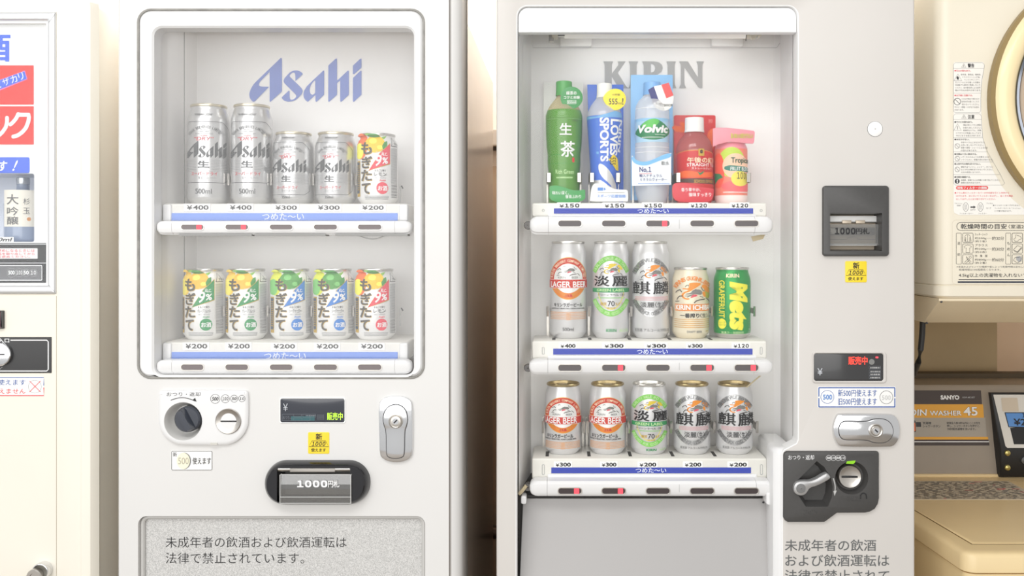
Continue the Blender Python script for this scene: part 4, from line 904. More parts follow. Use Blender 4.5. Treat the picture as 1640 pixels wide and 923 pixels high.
# -- green label
TGN = mat('lime_green_print', (132, 208, 92), .4); TDG = mat('ribbon_green_print', (52, 150, 92), .4); TPL = mat('pale_green_lettering', (196, 232, 170), .45)
def tanrei_art(cx, cy_, rx, ry, th, be, kan, rib, gl, n70, kir, alc):
    def art(m):
        RX = rx*1.12; band(m, cx, cy_, RX, ry, RX-th*.7, ry-th, -60, 60, TGN); band(m, cx, cy_, RX, ry, RX-th*.7, ry-th, 120, 240, TGN)
        band(m, cx, cy_, rx*.72, ry*.78, rx*.68, ry*.74, 100, 260, mat('pale_yellow_ring', (232, 222, 130), .45), 30, .0006)
        arc_text(m, 'QUALITY VALUE AND TASTE', cx, cy_, RX-th*.35, ry-th*.5, -54, 54, th*.56, TPL, .02, .75)
        arc_text(m, 'BREWED FOR GOOD TIMES', cx, cy_, RX-th*.35, ry-th*.5, 234, 126, th*.56, TPL, .02, .75, True)
        beast(m, *be, O=BY)
        m.T('淡', *kan[0], 0, BLACK, .02, off=.001); m.T('麗', *kan[1], 0, BLACK, .02, off=.001)
        a, b, c, e = rib; m.poly([(a, b+4), (cx-60, b), (cx+60, b), (c, b+4), (c, e-2), (cx+60, e), (cx-60, e), (a, e-2)], 0, TDG, .0006); m.T('GREEN LABEL', a+34, b+8, c-36, e-8, 0, TPL, .025, off=.0009)
        m.T('グリーンラベル〈生〉', *gl, 0, INK, .012); m.dashes(gl[0]-10, gl[3]+8, gl[2], gl[3]+22, 2, 0, TGN, 6)
        a, b, c, e = n70; m.T('70', a, b, c, e, 0, INK, .012); m.T('糖質', a-58, b+12, a-8, e-6, 0, GOLDP, .01); m.T('%オフ', c+6, b+12, c+64, e-6, 0, GOLDP, .01); m.T('発泡酒', a-5, e+8, c+5, e+22, 0, GOLDP, .01)
        m.T('KIRIN', *kir, 0, TDG, .03); m.T('ALC.5%', *alc, 0, TPL, .01)
    return art
can_t5 = make_can('beer_can', .0315, .1648, .0272, PEARL, LIDS, 0, (588, 149, 853, 788), tanrei_art(590, 425, 150, 246, 44, (500, 244, 680, 346), ((461, 342, 580, 428), (598, 345, 718, 428)), (446, 440, 734, 478), (487, 486, 700, 507), (565, 545, 619, 588), (553, 771, 633, 795), (655, 773, 722, 795)))
can_t3 = make_can('beer_can', .0312, .1187, .0268, PEARL, LIDS, 0, (1037, 168, 778, 695), tanrei_art(1040, 432, 166, 258, 46, (950, 240, 1155, 348), ((903, 335, 1042, 440), (1065, 345, 1195, 438)), (882, 445, 1196, 488), (920, 500, 1155, 520), (1028, 562, 1086, 608), (1012, 708, 1104, 733), (1130, 710, 1185, 731)))
# -- silver arcs
SIL = mat('bright_silver_print', (190, 190, 190), .2, .8); SILT = mat('silver_shadow_lettering', (140, 140, 142), .35, .4); PINK = mat('pale_pink_print', (228, 170, 176), .5)
def silver_art(cx, cy_, rx, ry, th, be, kan, pk, tn, bt):
    def art(m):
        RX = rx*1.12; band(m, cx, cy_, RX, ry, RX-th*.7, ry-th, -60, 60, SIL); band(m, cx, cy_, RX, ry, RX-th*.7, ry-th, 120, 240, SIL)
        arc_text(m, 'GENUINE VALUE AND TASTE', cx, cy_, RX-th*.35, ry-th*.5, -54, 54, th*.66, SILT, .025, .8)
        arc_text(m, 'BREWED FOR GOOD TIMES', cx, cy_, RX-th*.35, ry-th*.5, 234, 126, th*.66, SILT, .025, .8, True)
        beast(m, *be); m.T('麒', *kan[0], 0, BLACK, .012, off=.0012); m.T('麟', *kan[1], 0, BLACK, .012, off=.0012)
        m.dashes(*pk, 3, 0, PINK, 5); m.T('淡麗', tn[0], tn[1], tn[0]+(tn[2]-tn[0])*.6, tn[3], 0, INK, .008); m.T('〈生〉', tn[0]+(tn[2]-tn[0])*.62, tn[1], tn[2], tn[3], 0, INK, .01)
        m.T('発泡酒 アルコール分約5.5%', *bt, 0, GREYINK, .006)
    return art
can_s5 = make_can('beer_can', .0315, .1648, .0272, PEARL, LIDS, 0, (58, 149, 853, 788), silver_art(58, 432, 150, 240, 46, (-28, 256, 185, 384), ((-82, 388, 56, 492), (78, 388, 196, 492)), (-66, 510, 196, 545), (-23, 555, 160, 598), (-66, 768, 198, 795)))
can_s3 = make_can('beer_can', .0312, .1187, .0268, PEARL, LIDG, 0, (393, 178, 788, 700), silver_art(398, 435, 172, 252, 50, (300, 240, 546, 386), ((246, 366, 407, 490), (428, 368, 568, 494)), (272, 498, 550, 540), (322, 552, 512, 608), (285, 698, 538, 722)))
# -- cream draft
CREAMCAN = mat('cream_can', (232, 222, 198), .35, .2); IO = mat('ichiban_orange', (230, 144, 70), .45)
def ichiban_art(m):
    arc_text(m, "KIRIN'S ORIGINAL BREW", 392, 470, 140, 108, -66, 66, 34, IO, .03, .75); beast(m, 258, 396, 528, 562)
    m.poly(ell2(515, 480, 22, 46, 16), 0, mat('olive_leaf', (168, 172, 60), .5), .0005); m.line([(512, 440), (520, 520), (505, 545)], 2, 0, BK, .0008)
    m.poly([(257, 570), (528, 570), (528, 626), (257, 626)], 0, IO, .0006); m.T('KIRIN ICHIBAN', 264, 577, 560, 618, 0, PRINTW, .03, off=.0009)
    m.T('一番搾り', 298, 644, 448, 682, 0, BLACK, .03); m.T('〈生〉', 452, 646, 512, 680, 0, BLACK, .012); m.T('ビール', 515, 666, 540, 680, 0, BLACK, .012)
    m.dashes(250, 688, 528, 768, 5, 0, LG, 2, .0004, .35); m.T('DRAFT BEER', 352, 785, 470, 803, 0, GREYINK, .012); m.line([(500, 790), (520, 790)], 5, 0, GOLDP)
can_i3 = make_can('beer_can', .0315, .1205, .0272, CREAMCAN, LIDS, 0, (380, 151, 852, 576), ichiban_art)
# -- green grapefruit soda
METG = mat('emerald_can', (36, 150, 72), .28, .35); METY = mat('lemon_yellow_lettering', (240, 232, 60), .4)
def mets_art(m):
    m.T('KIRIN', 664, 326, 776, 357, 0, mat('pale_gold_lettering', (246, 222, 190), .45), .03)
    m.T('GRAPEFRUIT', 610, 380, 656, 682, 0, METY, .012, rot=-90)
    m.T('Mets', 693, 388, 838, 782, 0, METY, .055, rot=-90, shear=.18)
    m.disc(632, 730, 40, 0, METY, .0005, 43); m.T('グレープ', 600, 713, 662, 727, 0, METG, .02, off=.0008); m.T('フルーツ', 600, 733, 662, 747, 0, METG, .02, off=.0008)
    m.T('無果汁・炭酸飲料', 628, 790, 810, 812, 0, TPL, .01); m.line([(838, 812), (853, 770), (868, 812)], 4, 0, PRINTW, .0005, True); m.T('アルミ', 845, 795, 861, 808, 0, PRINTW)
    m.poly([(560, 828), (870, 828), (870, 851), (560, 851)], 0, LIDS, .0002)
can_m3 = make_can('soda_can', .0315, .1205, .0272, METG, LIDS, 3, (715, 155, 852, 576), mets_art, LIDS)
# -- set the cans on the trays
zA1, zA2 = Z(326, .032)+.0002, Z(548, .032)+.0002
dA = .085; G = 'silver beer cans in the left machine'
place(can_a5, 334.5, dA, zA1, 'tall silver 500 ml beer can at the far left of the left machine\'s upper tray', 'can', G, 1)
place(can_a5, 403.5, dA, zA1, 'tall silver 500 ml beer can between its tall twin and a short can', 'can', G, 2)
place(can_a3, 470.5, dA, zA1, 'short silver 350 ml beer can just right of the two tall silver cans', 'can', G, 0)
place(can_a3, 538, dA, zA1, 'short silver 350 ml beer can standing beside the red-flagged lemon can', 'can', G, 3)
G = 'fruit cans in the left machine'
place(can_lemon, 605, dA, zA1, 'white lemon can with red flag, alone among silver cans on upper tray', 'can', G, -4)
place(can_grape, 327.5, dA, zA2, 'white can with green flag at the far left of the lower tray', 'can', G, -13)
place(can_grape, 395.5, dA, zA2, 'white can with green flag standing beside a blue-flagged can', 'can', G, -7)
place(can_lime, 466.3, dA, zA2, 'white can with blue flag and green fruit, middle of the lower tray', 'can', G, 0)
place(can_lime, 534.4, dA, zA2, 'white can with blue flag standing beside the red-flagged lemon can', 'can', G, 0)
place(can_lemon, 601.5, dA, zA2, 'white lemon can with red flag at the right end of the lower tray', 'can', G, 0)
zK1, zK2, zK3 = Z(325, KF)+.0002, Z(546, KF)+.0002, Z(734, KF)+.0002
dK = .108; G = 'cans on the middle tray of the right machine'
place(can_l5, 910, dK, zK2, 'tall white 500 ml lager can with red oval label, priced 400 yen', 'can', G)
place(can_t5, 978, dK, zK2, 'tall white can with lime green arcs on the middle tray', 'can', G)
place(can_s5, 1042, dK, zK2, 'tall silver-white can with silver arcs and large black characters', 'can', G)
place(can_i3, 1106, dK, zK2, 'short cream can with orange banner and orange beast emblem', 'can', G)
place(can_m3, 1172.5, dK, zK2, 'green grapefruit soda can with yellow sideways lettering', 'can', G)
dK3 = .098; G = 'cans on the bottom tray of the right machine'
place(can_l3, 902, dK3, zK3, 'short lager can with red oval at the left end of bottom tray', 'can', G, 0)
place(can_l3, 973, dK3, zK3, 'short lager can with red oval standing beside the green-arc can', 'can', G, 2)
place(can_t3, 1039.5, dK3, zK3, 'short white can with lime green arcs, middle of bottom tray', 'can', G, 0)
place(can_s3, 1108, dK3, zK3, 'short silver-arc can standing between the green-arc can and its twin', 'can', G, 0)
place(can_s3, 1176, dK3, zK3, 'short silver-arc can at the right end of the bottom tray', 'can', G, 0)
# ---------------------------------------------------------------- bottles on the upper tray of the right machine
dB_ = .10; kB = sc(dB_)/1000; BASE = ZC-(zK1-ZC) if False else VY-(zK1-ZC)/sc(dB_)*1000
CLEAR = pane_mat('clear_bottle_plastic', (.98, .98, .985), .42, .05, (.96, .965, .97))
def bottle(name, c0, prof_px, segs, art, cap, cap_m, label, extra=None):
    """prof_px: (half width, photo y) from the foot up; segs: material change heights"""
    R = max(p[0] for p in prof_px); t = thing(name, label, 'bottle', (0, 0, 0), 'bottles on the upper tray')
    prof = [(h*kB, (BASE-y)*kB) for h, y in prof_px]; prof[0] = (prof[0][0], .0)
    m = MB(); cur = 0
    for ytop, M in segs:
        zt = (BASE-ytop)*kB; seg = [p for p in prof[cur:] if p[1] <= zt+1e-6]; cur += len(seg)-1
        if seg is prof: pass
        if cur == len(seg)-1: seg = [(.001, .003), (seg[0][0]*.7, .003)]+seg
        m.lathe(seg, (0, 0, 0), M, 56)
    w_ = Wrap(c0, R, BASE, kB, prof); w_.cuts = [p[1] for p in prof[1:-1]]; art(w_); w_.roll()
    b0 = len(m.v); m.v += w_.v
    for f, k in zip(w_.f, w_.m): m.f.append(tuple(b0+i for i in f)); m.m.append(m.mi(w_.ms[k]))
    m.build('bottle_body', t)
    hc, yb, yt = cap; m = MB(); r = hc*kB; z0, z1 = (BASE-yb)*kB, (BASE-yt)*kB; L = []
    def ring(rr_, z, kn): return [((rr_+(kn if i % 2 else 0))*math.cos(2*PI*i/80), (rr_+(kn if i % 2 else 0))*math.sin(2*PI*i/80), z) for i in range(80)]
    m.loft([ring(r*.9, z0, 0), ring(r*1.04, z0, 0), ring(r*1.04, z0+.0028, 0), ring(r*.99, z0+.003, 0), ring(r*.99, z0+.0036, 0), ring(r, z0+.0042, -.0004), ring(r*.985, z1-.002, -.0004), ring(r*.955, z1-.0005, 0), ring(r*.88, z1, 0)], cap_m, False, True); m.build('cap', t)
    t.location = (X(c0, dB_), dB_, zK1); t.rotation_euler = (0, 0, math.atan2(-X(c0, dB_), DC+dB_)*.6)
    return t
def card(t, name, loop_px, d, M, thick=.0012, prints=None):
    """stand-up display card; drawn in photo px at its own depth"""
    m = MB(); m.slab2([(X(a, d), Z(b, d)) for a, b in loop_px], d+thick, d, M, .0003)
    if prints: prints(m, d)
    o = bpy.data.objects.new(name, m.mesh(name)); C.objects.link(o)
    bpy.context.view_layer.update(); o.parent = t; o.matrix_parent_inverse = (Matrix.Translation(t.location) @ t.rotation_euler.to_matrix().to_4x4()).inverted()
    return o
GT = mat('green_tea_label', (92, 150, 62), .3, coat=.2); GT2 = mat('green_tea_cap', (88, 168, 92), .35); TEA = pane_mat('amber_tea_plastic', (.92, .86, .66), .35, .06, (.88, .78, .52))
def nama(m):
    m.line([(874, 193), (932, 193)], .8, 0, mat('pale_groove', (150, 196, 130), .4)); m.T('生', 896.5, 201, 915.5, 219.5, 0, PRINTW, .02); m.T('茶', 897.5, 229, 921, 254, 0, PRINTW, .02)
    m.line([(900, 231), (921, 243)], 1, 0, PRINTW) if False else None
    m.rr(917.5, 254.5, 921.5, 262, 1.2, 0, RED); m.T('KIRIN', 916, 195.5, 925, 197.5, 0, DARKGREY); m.T('Rich Green', 888, 273.5, 921, 280.5, 0, TPL, .012); m.dashes(889, 284, 919, 289, 1, 0, TPL, 3)
    m.line([(878, 250), (931, 250)], .6, 0, LEAF); m.line([(878, 264), (931, 264)], .6, 0, LEAF)
b1 = bottle('tea_bottle', 903.3, [(23, BASE), (24.5, 324), (25, 318), (25, 276), (26.5, 262), (26.2, 250), (28, 235), (29, 215), (29.3, 193.5), (28.6, 193), (29.4, 192), (29.3, 186), (27, 178), (22, 169), (15.5, 161), (12, 156), (11.5, 152)], [(178, GT), (152, TEA)], nama, (13, 154, 131), GT2, 'green tea bottle with large white characters and a round green tag')
card(b1, 'backing_card', [(870.5, 131.5), (933.5, 131.5), (933.5, 324), (870.5, 324)], .137, mat('milky_backing_card', (226, 227, 224), .35))
def pr(m, d): m.T('緑茶の', 907, 146, 923.5, 152, d, PRINTW, .015); m.T('コクと余韻', 903, 153.5, 928.5, 158.5, d, PRINTW, .015); m.rrline(908, 160.5, 923, 166.5, 1, .4, d, PRINTW); m.T('555ml', 909, 161.5, 922, 165.5, d, PRINTW, .01)
card(b1, 'round_tag', ell2(915.5, 156.5, 17.8, n=36), .076, mat('tag_green', (66, 152, 84), .4), prints=pr)
def pr(m, d): m.T('味わい深く、', 884.5, 306, 911, 312, d, PRINTW, .01); m.T('後味ふわり', 905.5, 312, 930.5, 318, d, PRINTW, .01)
card(b1, 'promo_card', chaikin([(880, 298), (892, 297), (904, 300), (914, 304), (924, 305.5), (937, 303.5), (937.5, 307), (937, 324.6), (879, 324.6), (880, 302)], 2), .064, mat('card_green', (70, 160, 88), .4), prints=pr)
SPB = mat('cobalt_label', (74, 118, 218), .35); SKY = mat('sky_label', (120, 178, 228), .4)
def sport(m):
    m.poly([(940, 188), (955, 190), (970, 186), (985, 181), (1000, 183), (1000, 190), (940, 194)], 0, SKY, .0005)
    m.T('SPORTS', 960, 192, 975, 261, 0, PRINTW, .035, rot=-90, off=.0008); m.T('LOVES', 977, 194, 990.5, 251, 0, PRINTW, .035, rot=-90, off=.0008); m.T('KIRIN', 990.8, 194, 998, 245, 0, PRINTW, .035, rot=-90, off=.0008)
    for k, ch in enumerate('キリンラブズスポーツ'): m.T(ch, 953, 196+k*6.1, 957.5, 200.6+k*6.1, 0, SKY, .0, off=.0008)
    m.poly([(975, 258), (984, 249), (992, 256), (995, 275), (990, 274)], 0, YELLOW, .0009); m.T('555', 977.5, 254, 988, 266, 0, INK, .01, rot=-90, off=.0012)
    m.poly(chaikin([(958, 262), (975, 272), (985, 285), (992, 300), (990, 310), (978, 296), (962, 285), (955, 272)], 2), 0, PEARL, .0007); m.poly([(940, 290), (960, 290), (978, 300), (1000, 306), (1000, BASE-1), (940, BASE-1)], 0, PEARL, .0006)
b2 = bottle('sports_drink_bottle', 968, [(19, BASE), (21, 323), (22, 315), (22, 290), (22.5, 272), (24, 250), (26.5, 215), (28, 196), (28, 188), (26.5, 180), (22, 170), (16, 162), (12.5, 157), (11.5, 153)], [(188, SPB), (153, CLEAR)], sport, (12.2, 157, 134.5), CARD, 'blue sports drink bottle with white cap, sideways lettering and yellow tag')
card(b2, 'backing_card', [(940.5, 135.5), (998.5, 135.5), (998.5, 324), (947, 324)], .137, SPB)
def pr(m, d): m.T('大容量', 980, 150, 993, 153.5, d, INK); m.T('555', 975, 158, 989, 167.5, d, INK, .01); m.T('ml', 990, 163, 995.5, 167.5, d, INK); m.T('!', 996.5, 157, 998.5, 168, d, INK, .02)
card(b2, 'round_tag', chaikin([(965, 156), (972, 147), (982, 141.5), (994, 143), (1002, 152), (1003, 163), (997, 173), (986, 177.5), (975, 173), (968, 164)], 2), .076, mat('tag_yellow', (255, 232, 60), .45), prints=pr)
def pr(m, d):
    m.T('スポーツ応援価格!', 956, 311.5, 1003, 317, d, mat('sky_blue_print', (96, 148, 222), .5), .02); m.dashes(957, 307.5, 1001, 310, 1, d, PALEINK, 4); m.poly([(957, 300.5), (966, 300.5), (966, 305.5), (957, 305.5)], d, MATS['sky_blue_print']); m.poly([(967, 305.5), (971, 303), (968, 302), (970.5, 300.5), (967, 301)], d, MATS['sky_blue_print'])
card(b2, 'promo_card', chaikin([(948, 294), (962, 294), (973, 298), (985, 303.5), (1000, 304), (1006, 304.5), (1006, 322), (1004, 323), (945, 323), (944.5, 321)], 2), .064, CARD, prints=pr)
VG = mat('forest_green_label', (40, 132, 84), .4); VG2 = mat('bright_green_label', (92, 196, 88), .4); ICE = mat('ice_blue_label', (176, 214, 240), .4)
def volvic(m):
    m.poly([(1016, 192.5), (1073, 192.5), (1073, 230), (1016, 230)], 0, ICE, .0003); m.poly([(1017, 192.5), (1073, 192.5), (1073, 198), (1017, 197)], 0, mat('pale_sky_label', (150, 200, 236), .4), .0005)
    m.poly(chaikin([(1017, 214), (1024, 205), (1035, 196), (1048, 192.8), (1060, 199), (1068, 206), (1072, 211), (1069, 219), (1060, 225), (1046, 227.5), (1030, 225), (1020, 219)], 2), 0, VG, .0007)
    m.poly(chaikin([(1024, 206), (1036, 196), (1048, 193), (1056, 197), (1050, 205), (1040, 208)], 2), 0, VG2, .0009)
    m.T('Volvic', 1022, 203, 1068, 216, 0, PRINTW, .045, off=.0012, shear=.15); m.T('from France', 1048, 217.5, 1064, 219.5, 0, PRINTW, .01, off=.0012); m.dashes(1028, 222, 1062, 224, 1, 0, PRINTW, 2, .0012)
    for y in (176, 238, 246): m.line([(1017, y), (1072, y)], .7, 0, CARD)
b3 = bottle('water_bottle', 1044.5, [(21, BASE), (22.5, 322), (26, 312), (27.3, 302), (27.5, 250), (27.2, 232), (27.5, 196), (27.3, 180), (26, 170), (22, 162), (16.5, 157), (14, 153), (12, 150)], [(150, CLEAR)], volvic, (14, 153, 132.5), mat('light_blue_cap', (132, 184, 238), .35), 'clear water bottle with green label before a pale blue card and flag')
card(b3, 'backing_card', rect2(1010, 120, 1077.5, 321, 1.5, 3), .137, mat('pale_blue_card', (150, 204, 250), .4))
FB = mat('flag_navy', (58, 62, 128), .5); FR_ = mat('flag_red', (232, 84, 84), .5)
def pr(m, d):
    m.poly([(1038, 144), (1047, 138.5), (1055, 161), (1045, 165.5)], d, FB, .0007); m.poly([(1047, 138.5), (1059, 136), (1067, 157.5), (1055, 161)], d, PRINTW, .0007); m.poly([(1059, 136), (1071, 132.5), (1078.5, 153), (1067, 157.5)], d, FR_, .0007)
    m.T('from', 1050, 163.5, 1060, 168, d, INK, .005, off=.0007); m.T('France', 1057, 165, 1077, 170.5, d, INK, .008, off=.0007)
card(b3, 'flag_tag', chaikin([(1038, 144), (1047, 138.5), (1059, 136), (1071, 132.5), (1078.5, 153), (1079, 160), (1076, 171), (1069, 177), (1060, 178), (1051, 174), (1045.5, 166)], 1), .078, CARD, prints=pr)
def pr(m, d):
    m.poly(chaikin([(1012, 249), (1020, 258), (1034, 260), (1050, 254), (1062, 248), (1075, 244.5), (1075, 252), (1060, 256), (1048, 261), (1034, 266), (1020, 264), (1012, 258)], 2), d, mat('wave_blue', (120, 188, 240), .4), .0005)
    m.T('No,', 1024, 267.5, 1037, 277, d, FB, .03); m.T('1', 1038.5, 267.5, 1043, 275.6, d, FB, .035); m.line([(1023.5, 278.5), (1044, 278)], .6, d, RED)
    m.T('輸入ナチュラル', 1024, 279, 1060.5, 284, d, FB, .012); m.T('ミネラルウォーター', 1025, 285.5, 1068, 290, d, FB, .012); m.T('軟水', 1059, 258, 1071.5, 265, d, GREYINK, .01, off=.0008)
    m.dashes(1022, 293, 1072, 295.5, 1, d, MATS['sky_blue_print'], 6)
card(b3, 'promo_card', [(1012, 249), (1020, 258), (1034, 260), (1050, 254), (1062, 248), (1075, 244.5), (1075, 296), (1012, 298)], .064, mat('ice_white_card', (238, 244, 250), .4), prints=pr)
RT = mat('red_tea_label', (206, 44, 48), .35); RTP = pane_mat('red_tea_plastic', (.80, .34, .32), .45, .07, (.72, .20, .20)); ORF = mat('orange_leaf_print', (240, 104, 44), .5); DKB = mat('dark_label_band', (84, 58, 50), .5)
def redtea(m):
    m.poly([(1080, 248), (1085, 247), (1098, 244), (1130, 244), (1143, 247), (1148, 250), (1148, 300), (1080, 300)], 0, RT, .0003); m.line([(1082, 248), (1098, 244), (1115, 243.5), (1130, 244), (1147, 248)], .7, 0, LG, .0006)
    m.rr(1117, 241, 1126.5, 252.5, .8, 0, GOLDP, .0006); m.disc(1121.8, 245.8, 2.6, 0, DKB, .0009, 3)
    m.T('午後の紅茶', 1099, 254.5, 1148, 263.5, 0, mat('pale_gold_lettering', (246, 222, 190), .45), .025); m.T('STRAIGHT TEA', 1098.5, 264, 1142, 269, 0, PRINTW, .01); m.T('ストレートティー', 1106, 270.5, 1138, 274, 0, PRINTW, .006)
    m.poly(chaikin([(1084, 277), (1100, 275), (1120, 279), (1146, 276), (1146, 284), (1120, 287), (1084, 286)], 1), 0, ORF, .0005); m.poly([(1115, 277), (1120, 279.5), (1127, 275), (1124, 280), (1119, 283)], 0, VG, .0008)
    m.poly([(1080, 288), (1148, 288), (1148, 297), (1120, 296), (1080, 292)], 0, DKB, .0006); m.T('SCHOOL OF FINE TEA', 1110, 290, 1142, 295, 0, LG, .01, off=.0009)
b4 = bottle('tea_bottle', 1112, [(25, BASE), (28.5, 322), (30, 316), (30.4, 300), (30, 290), (29.3, 286), (29, 250), (29, 244), (28.5, 236), (25, 226), (18.5, 218), (14.5, 214), (13, 210)], [(300, RT), (210, RTP)], redtea, (15.2, 212.5, 189), CARD, 'small red tea bottle with a white cap before an orange card')
def pr(m, d):
    R = random.Random(5)
    for k in range(9):
        x, y = R.uniform(1082, 1102), R.uniform(194, 250); m.poly(chaikin([(x-8, y+R.uniform(-4, 4)), (x, y-6), (x+9, y+R.uniform(-5, 3)), (x+2, y+6)], 1), d, ORF, .0003+.00002*k)
    m.poly(chaikin([(1132, 214), (1138, 207), (1144, 206), (1144, 240), (1134, 235)], 1), d, ORF, .0004); m.T('30', 1134, 191, 1141, 197, d, mat('pale_pink_lettering', (240, 170, 170), .5), -.01)
card(b4, 'backing_card', rect2(1079.5, 184.5, 1146, 322, 3, 3), .137, RT, prints=pr)
def pr(m, d): m.T('香り華やか、', 1091, 301, 1122, 307, d, PRINTW, .01); m.T('後味すっきり', 1103, 308.5, 1139, 315, d, PRINTW, .012)
card(b4, 'promo_card', chaikin([(1077, 294), (1090, 292.5), (1105, 294), (1122, 300), (1142, 302), (1144, 304), (1141, 320), (1132, 324), (1090, 324), (1080, 320), (1076.5, 312)], 2), .062, mat('card_red', (214, 52, 66), .4), prints=pr)
PKC = mat('peach_can', (240, 132, 112), .35); PKL = mat('pale_pink_plastic', (238, 150, 164), .3); LM = mat('lime_print', (196, 220, 80), .5); PE = mat('pale_peach_print', (250, 206, 176), .5); LY = mat('light_yellow_print', (240, 226, 96), .5)
def trop(m):
    m.poly(ell2(1170, 262, 21, 24, 30), 0, LM, .0003); m.poly(ell2(1176, 268, 20, 20, 28), 0, PE, .0005); m.poly(ell2(1183, 288, 14, 12, 24), 0, LY, .0006); m.poly(ell2(1150, 275, 9, 28, 24), 0, mat('coral_print', (240, 92, 70), .5), .0004); m.poly(ell2(1180, 300, 26, 9, 24), 0, mat('rose_print', (240, 106, 110), .5), .0005)
    m.T('Tropicana', 1169, 254.5, 1201, 266, 0, mat('deep_green_lettering', (44, 86, 66), .5), .025); m.poly([(1159, 269), (1166, 267), (1200, 270), (1200, 277), (1167, 276), (1159, 273)], 0, mat('teal_ribbon', (52, 128, 110), .5), .0008); m.T('FRUIT BLEND', 1168, 269.5, 1196, 275.5, 0, PRINTW, .01, off=.0011)
    m.T('100', 1178, 278, 1191.5, 288.5, 0, DKB, .012); m.poly([(1143, 278), (1153, 280), (1157, 286), (1150, 289), (1146, 296), (1145, 288)], 0, VG, .0008); m.dashes(1157, 308, 1195, 311, 1, 0, PRINTW, 3)
b5 = bottle('juice_can', 1170.8, [(22, BASE), (25, 324), (25.8, 319), (26, 314), (26, 240), (25, 236), (22.5, 232), (22, 229)], [(314, mat('pale_can_foot', (244, 226, 222), .4)), (240, PKC), (229, PKL)], trop, (22.4, 230.5, 227), CARD, 'short peach-pink fruit juice can wearing a slanted pink header sign'); b5['category'] = 'can'; b5['group'] = 'bottles on the upper tray'
for o in b5.children:
    if o.name.startswith('cap'): o.name = 'lid'
def pr(m, d): m.T('濃い味わいの果汁がうれしい', 1170.5, 213.5, 1206, 222, d, mat('olive_print', (120, 140, 30), .5), .05, off=.0004); m.T('濃い味わいの果汁がうれしい', 1170.5, 213.5, 1206, 222, d, LY, .012, off=.0007)
card(b5, 'header_sign', [(1142, 206), (1148, 204.5), (1165, 204.7), (1200, 208.5), (1207, 209.5), (1209, 212), (1208, 227), (1206, 230), (1196, 229.5), (1168, 226.8), (1150, 231.5), (1142, 235)], .07, PKL, .004, pr)
# ---------------------------------------------------------------- cream sake machine at the left
SM = thing('vending_machine', 'cream vending machine with red sign cards, cut by the left edge of the photo', 'vending machine', (X(-120), .1, 0), 'vending machines')
m = MB(); st = 1.797
foot = [(-1.42, .0), (X(121), .0), (X(124), .0015), (X(129), .0015), (X(131), .0005), (X(143), .003), (X(147), .008), (X(151), .016), (X(154, .03), .03), (X(155, .035), .05), (X(155, .035), .72), (-1.42, .72)]
def lev2(z, k): return [(x if x < -1 or True else x, y+k*(1 if y < .3 else 0), z) for x, y in foot]
sakewin = rect2(-1.33, Z(471), X(90.5), Z(19.5), .002, 3)
niche = rect2(-1.2, Z(387.5), X(48), Z(277), .003, 3); nich2 = rect2(-1.205, Z(388)-.001, X(48)+.003, Z(276)+.001, .003, 3)
top = [[(x+(k*.006 if x < -1 else -k*.006), y+(k*.006 if y < .3 else -k*.006), z) for x, y in foot] for k, z in ((0, .05), (0, st-.012), (.3, st-.004), (1, st-.001), (2, st))]
side_only = [l[1:] + l[:1] for l in top]
# walls all round except the front plane, which is a face with the window cut out
for a, b in zip(top, top[1:]):
    n = len(a)
    for i in range(n):
        j = (i+1) % n
        if i == 0 and a is top[0]: continue
        m.add([a[i], a[j], b[j], b[i]], [(0, 1, 2, 3)], CREAM)
m.cap(top[-1], CREAM); m.cap(top[0], CREAM)
m.face2([(-1.42, .05), (X(121), .05), (X(121), st-.012), (-1.42, st-.012)], 0, CREAM, (sakewin,))
m.line([(90.4, 474), (90.4, 923)], .8, 0, mat('cream_seam', (196, 186, 168), .6)); m.line([(0, 472.5), (88, 472.5)], .5, 0, MATS['cream_seam'])
m.build('cabinet_body', SM)
def swr(a, r=.0008): return rect2(-1.33+a, Z(471)+a, X(90.5)-a, Z(19.5)-a, r, 3)
def sring(a, b, yb, yf, M, v):
    m.loft([[(p[0], y, p[1]) for p in swr(q)] for q, y in ((a, yb), (a, yf+v), (a+v*.4, yf+v*.3), (a+v, yf), (b-v, yf), (b-v*.4, yf+v*.3), (b, yf+v), (b, yb))], M)
m = MB(); sring(.0003, .0135, .02, -.004, ALUM, .003); sring(.0132, .0175, .02, .001, CARD, .001)
m.line([(78, 36), (91, 19.5)], .5, -.004, GREYINK); m.line([(78, 457), (90.5, 471)], .5, -.004, GREYINK); m.build('window_frame', SM)
d = .012; m = MB(); pl = swr(.002); m.face2(pl, d, CARD, (niche,)); m.face2(pl, d+.002, CARD, (niche,))
m.loft([[(a, y, b) for a, b in l] for l, y in ((niche, d), (niche, .11))], mat('niche_grey', (216, 220, 228), .5)); m.face2(niche, .11, MATS['niche_grey'])
sp = m.build('display_panel', SM)
BLV = mat('vivid_blue_print', (78, 112, 226), .45); RDC = mat('coral_red_card', (244, 62, 56), .4)
m = MB(); m.T('酒', -36, 54, 17, 99, d, BLV, .03); m.build('sign_lettering', sp)
m = MB(); m.box(X(-400, d), X(54, d), d-.0015, d, Z(167.5, d), Z(105, d), RDC); m.poly([(-6, 130), (40, 113), (44.5, 127), (-2, 146)], d-.0015, mat('pink_edge_print', (232, 130, 190), .5)); m.poly([(-8, 131.5), (39.5, 114.2), (43.3, 126.5), (-4, 144.5)], d-.0015, BLV, .0007)
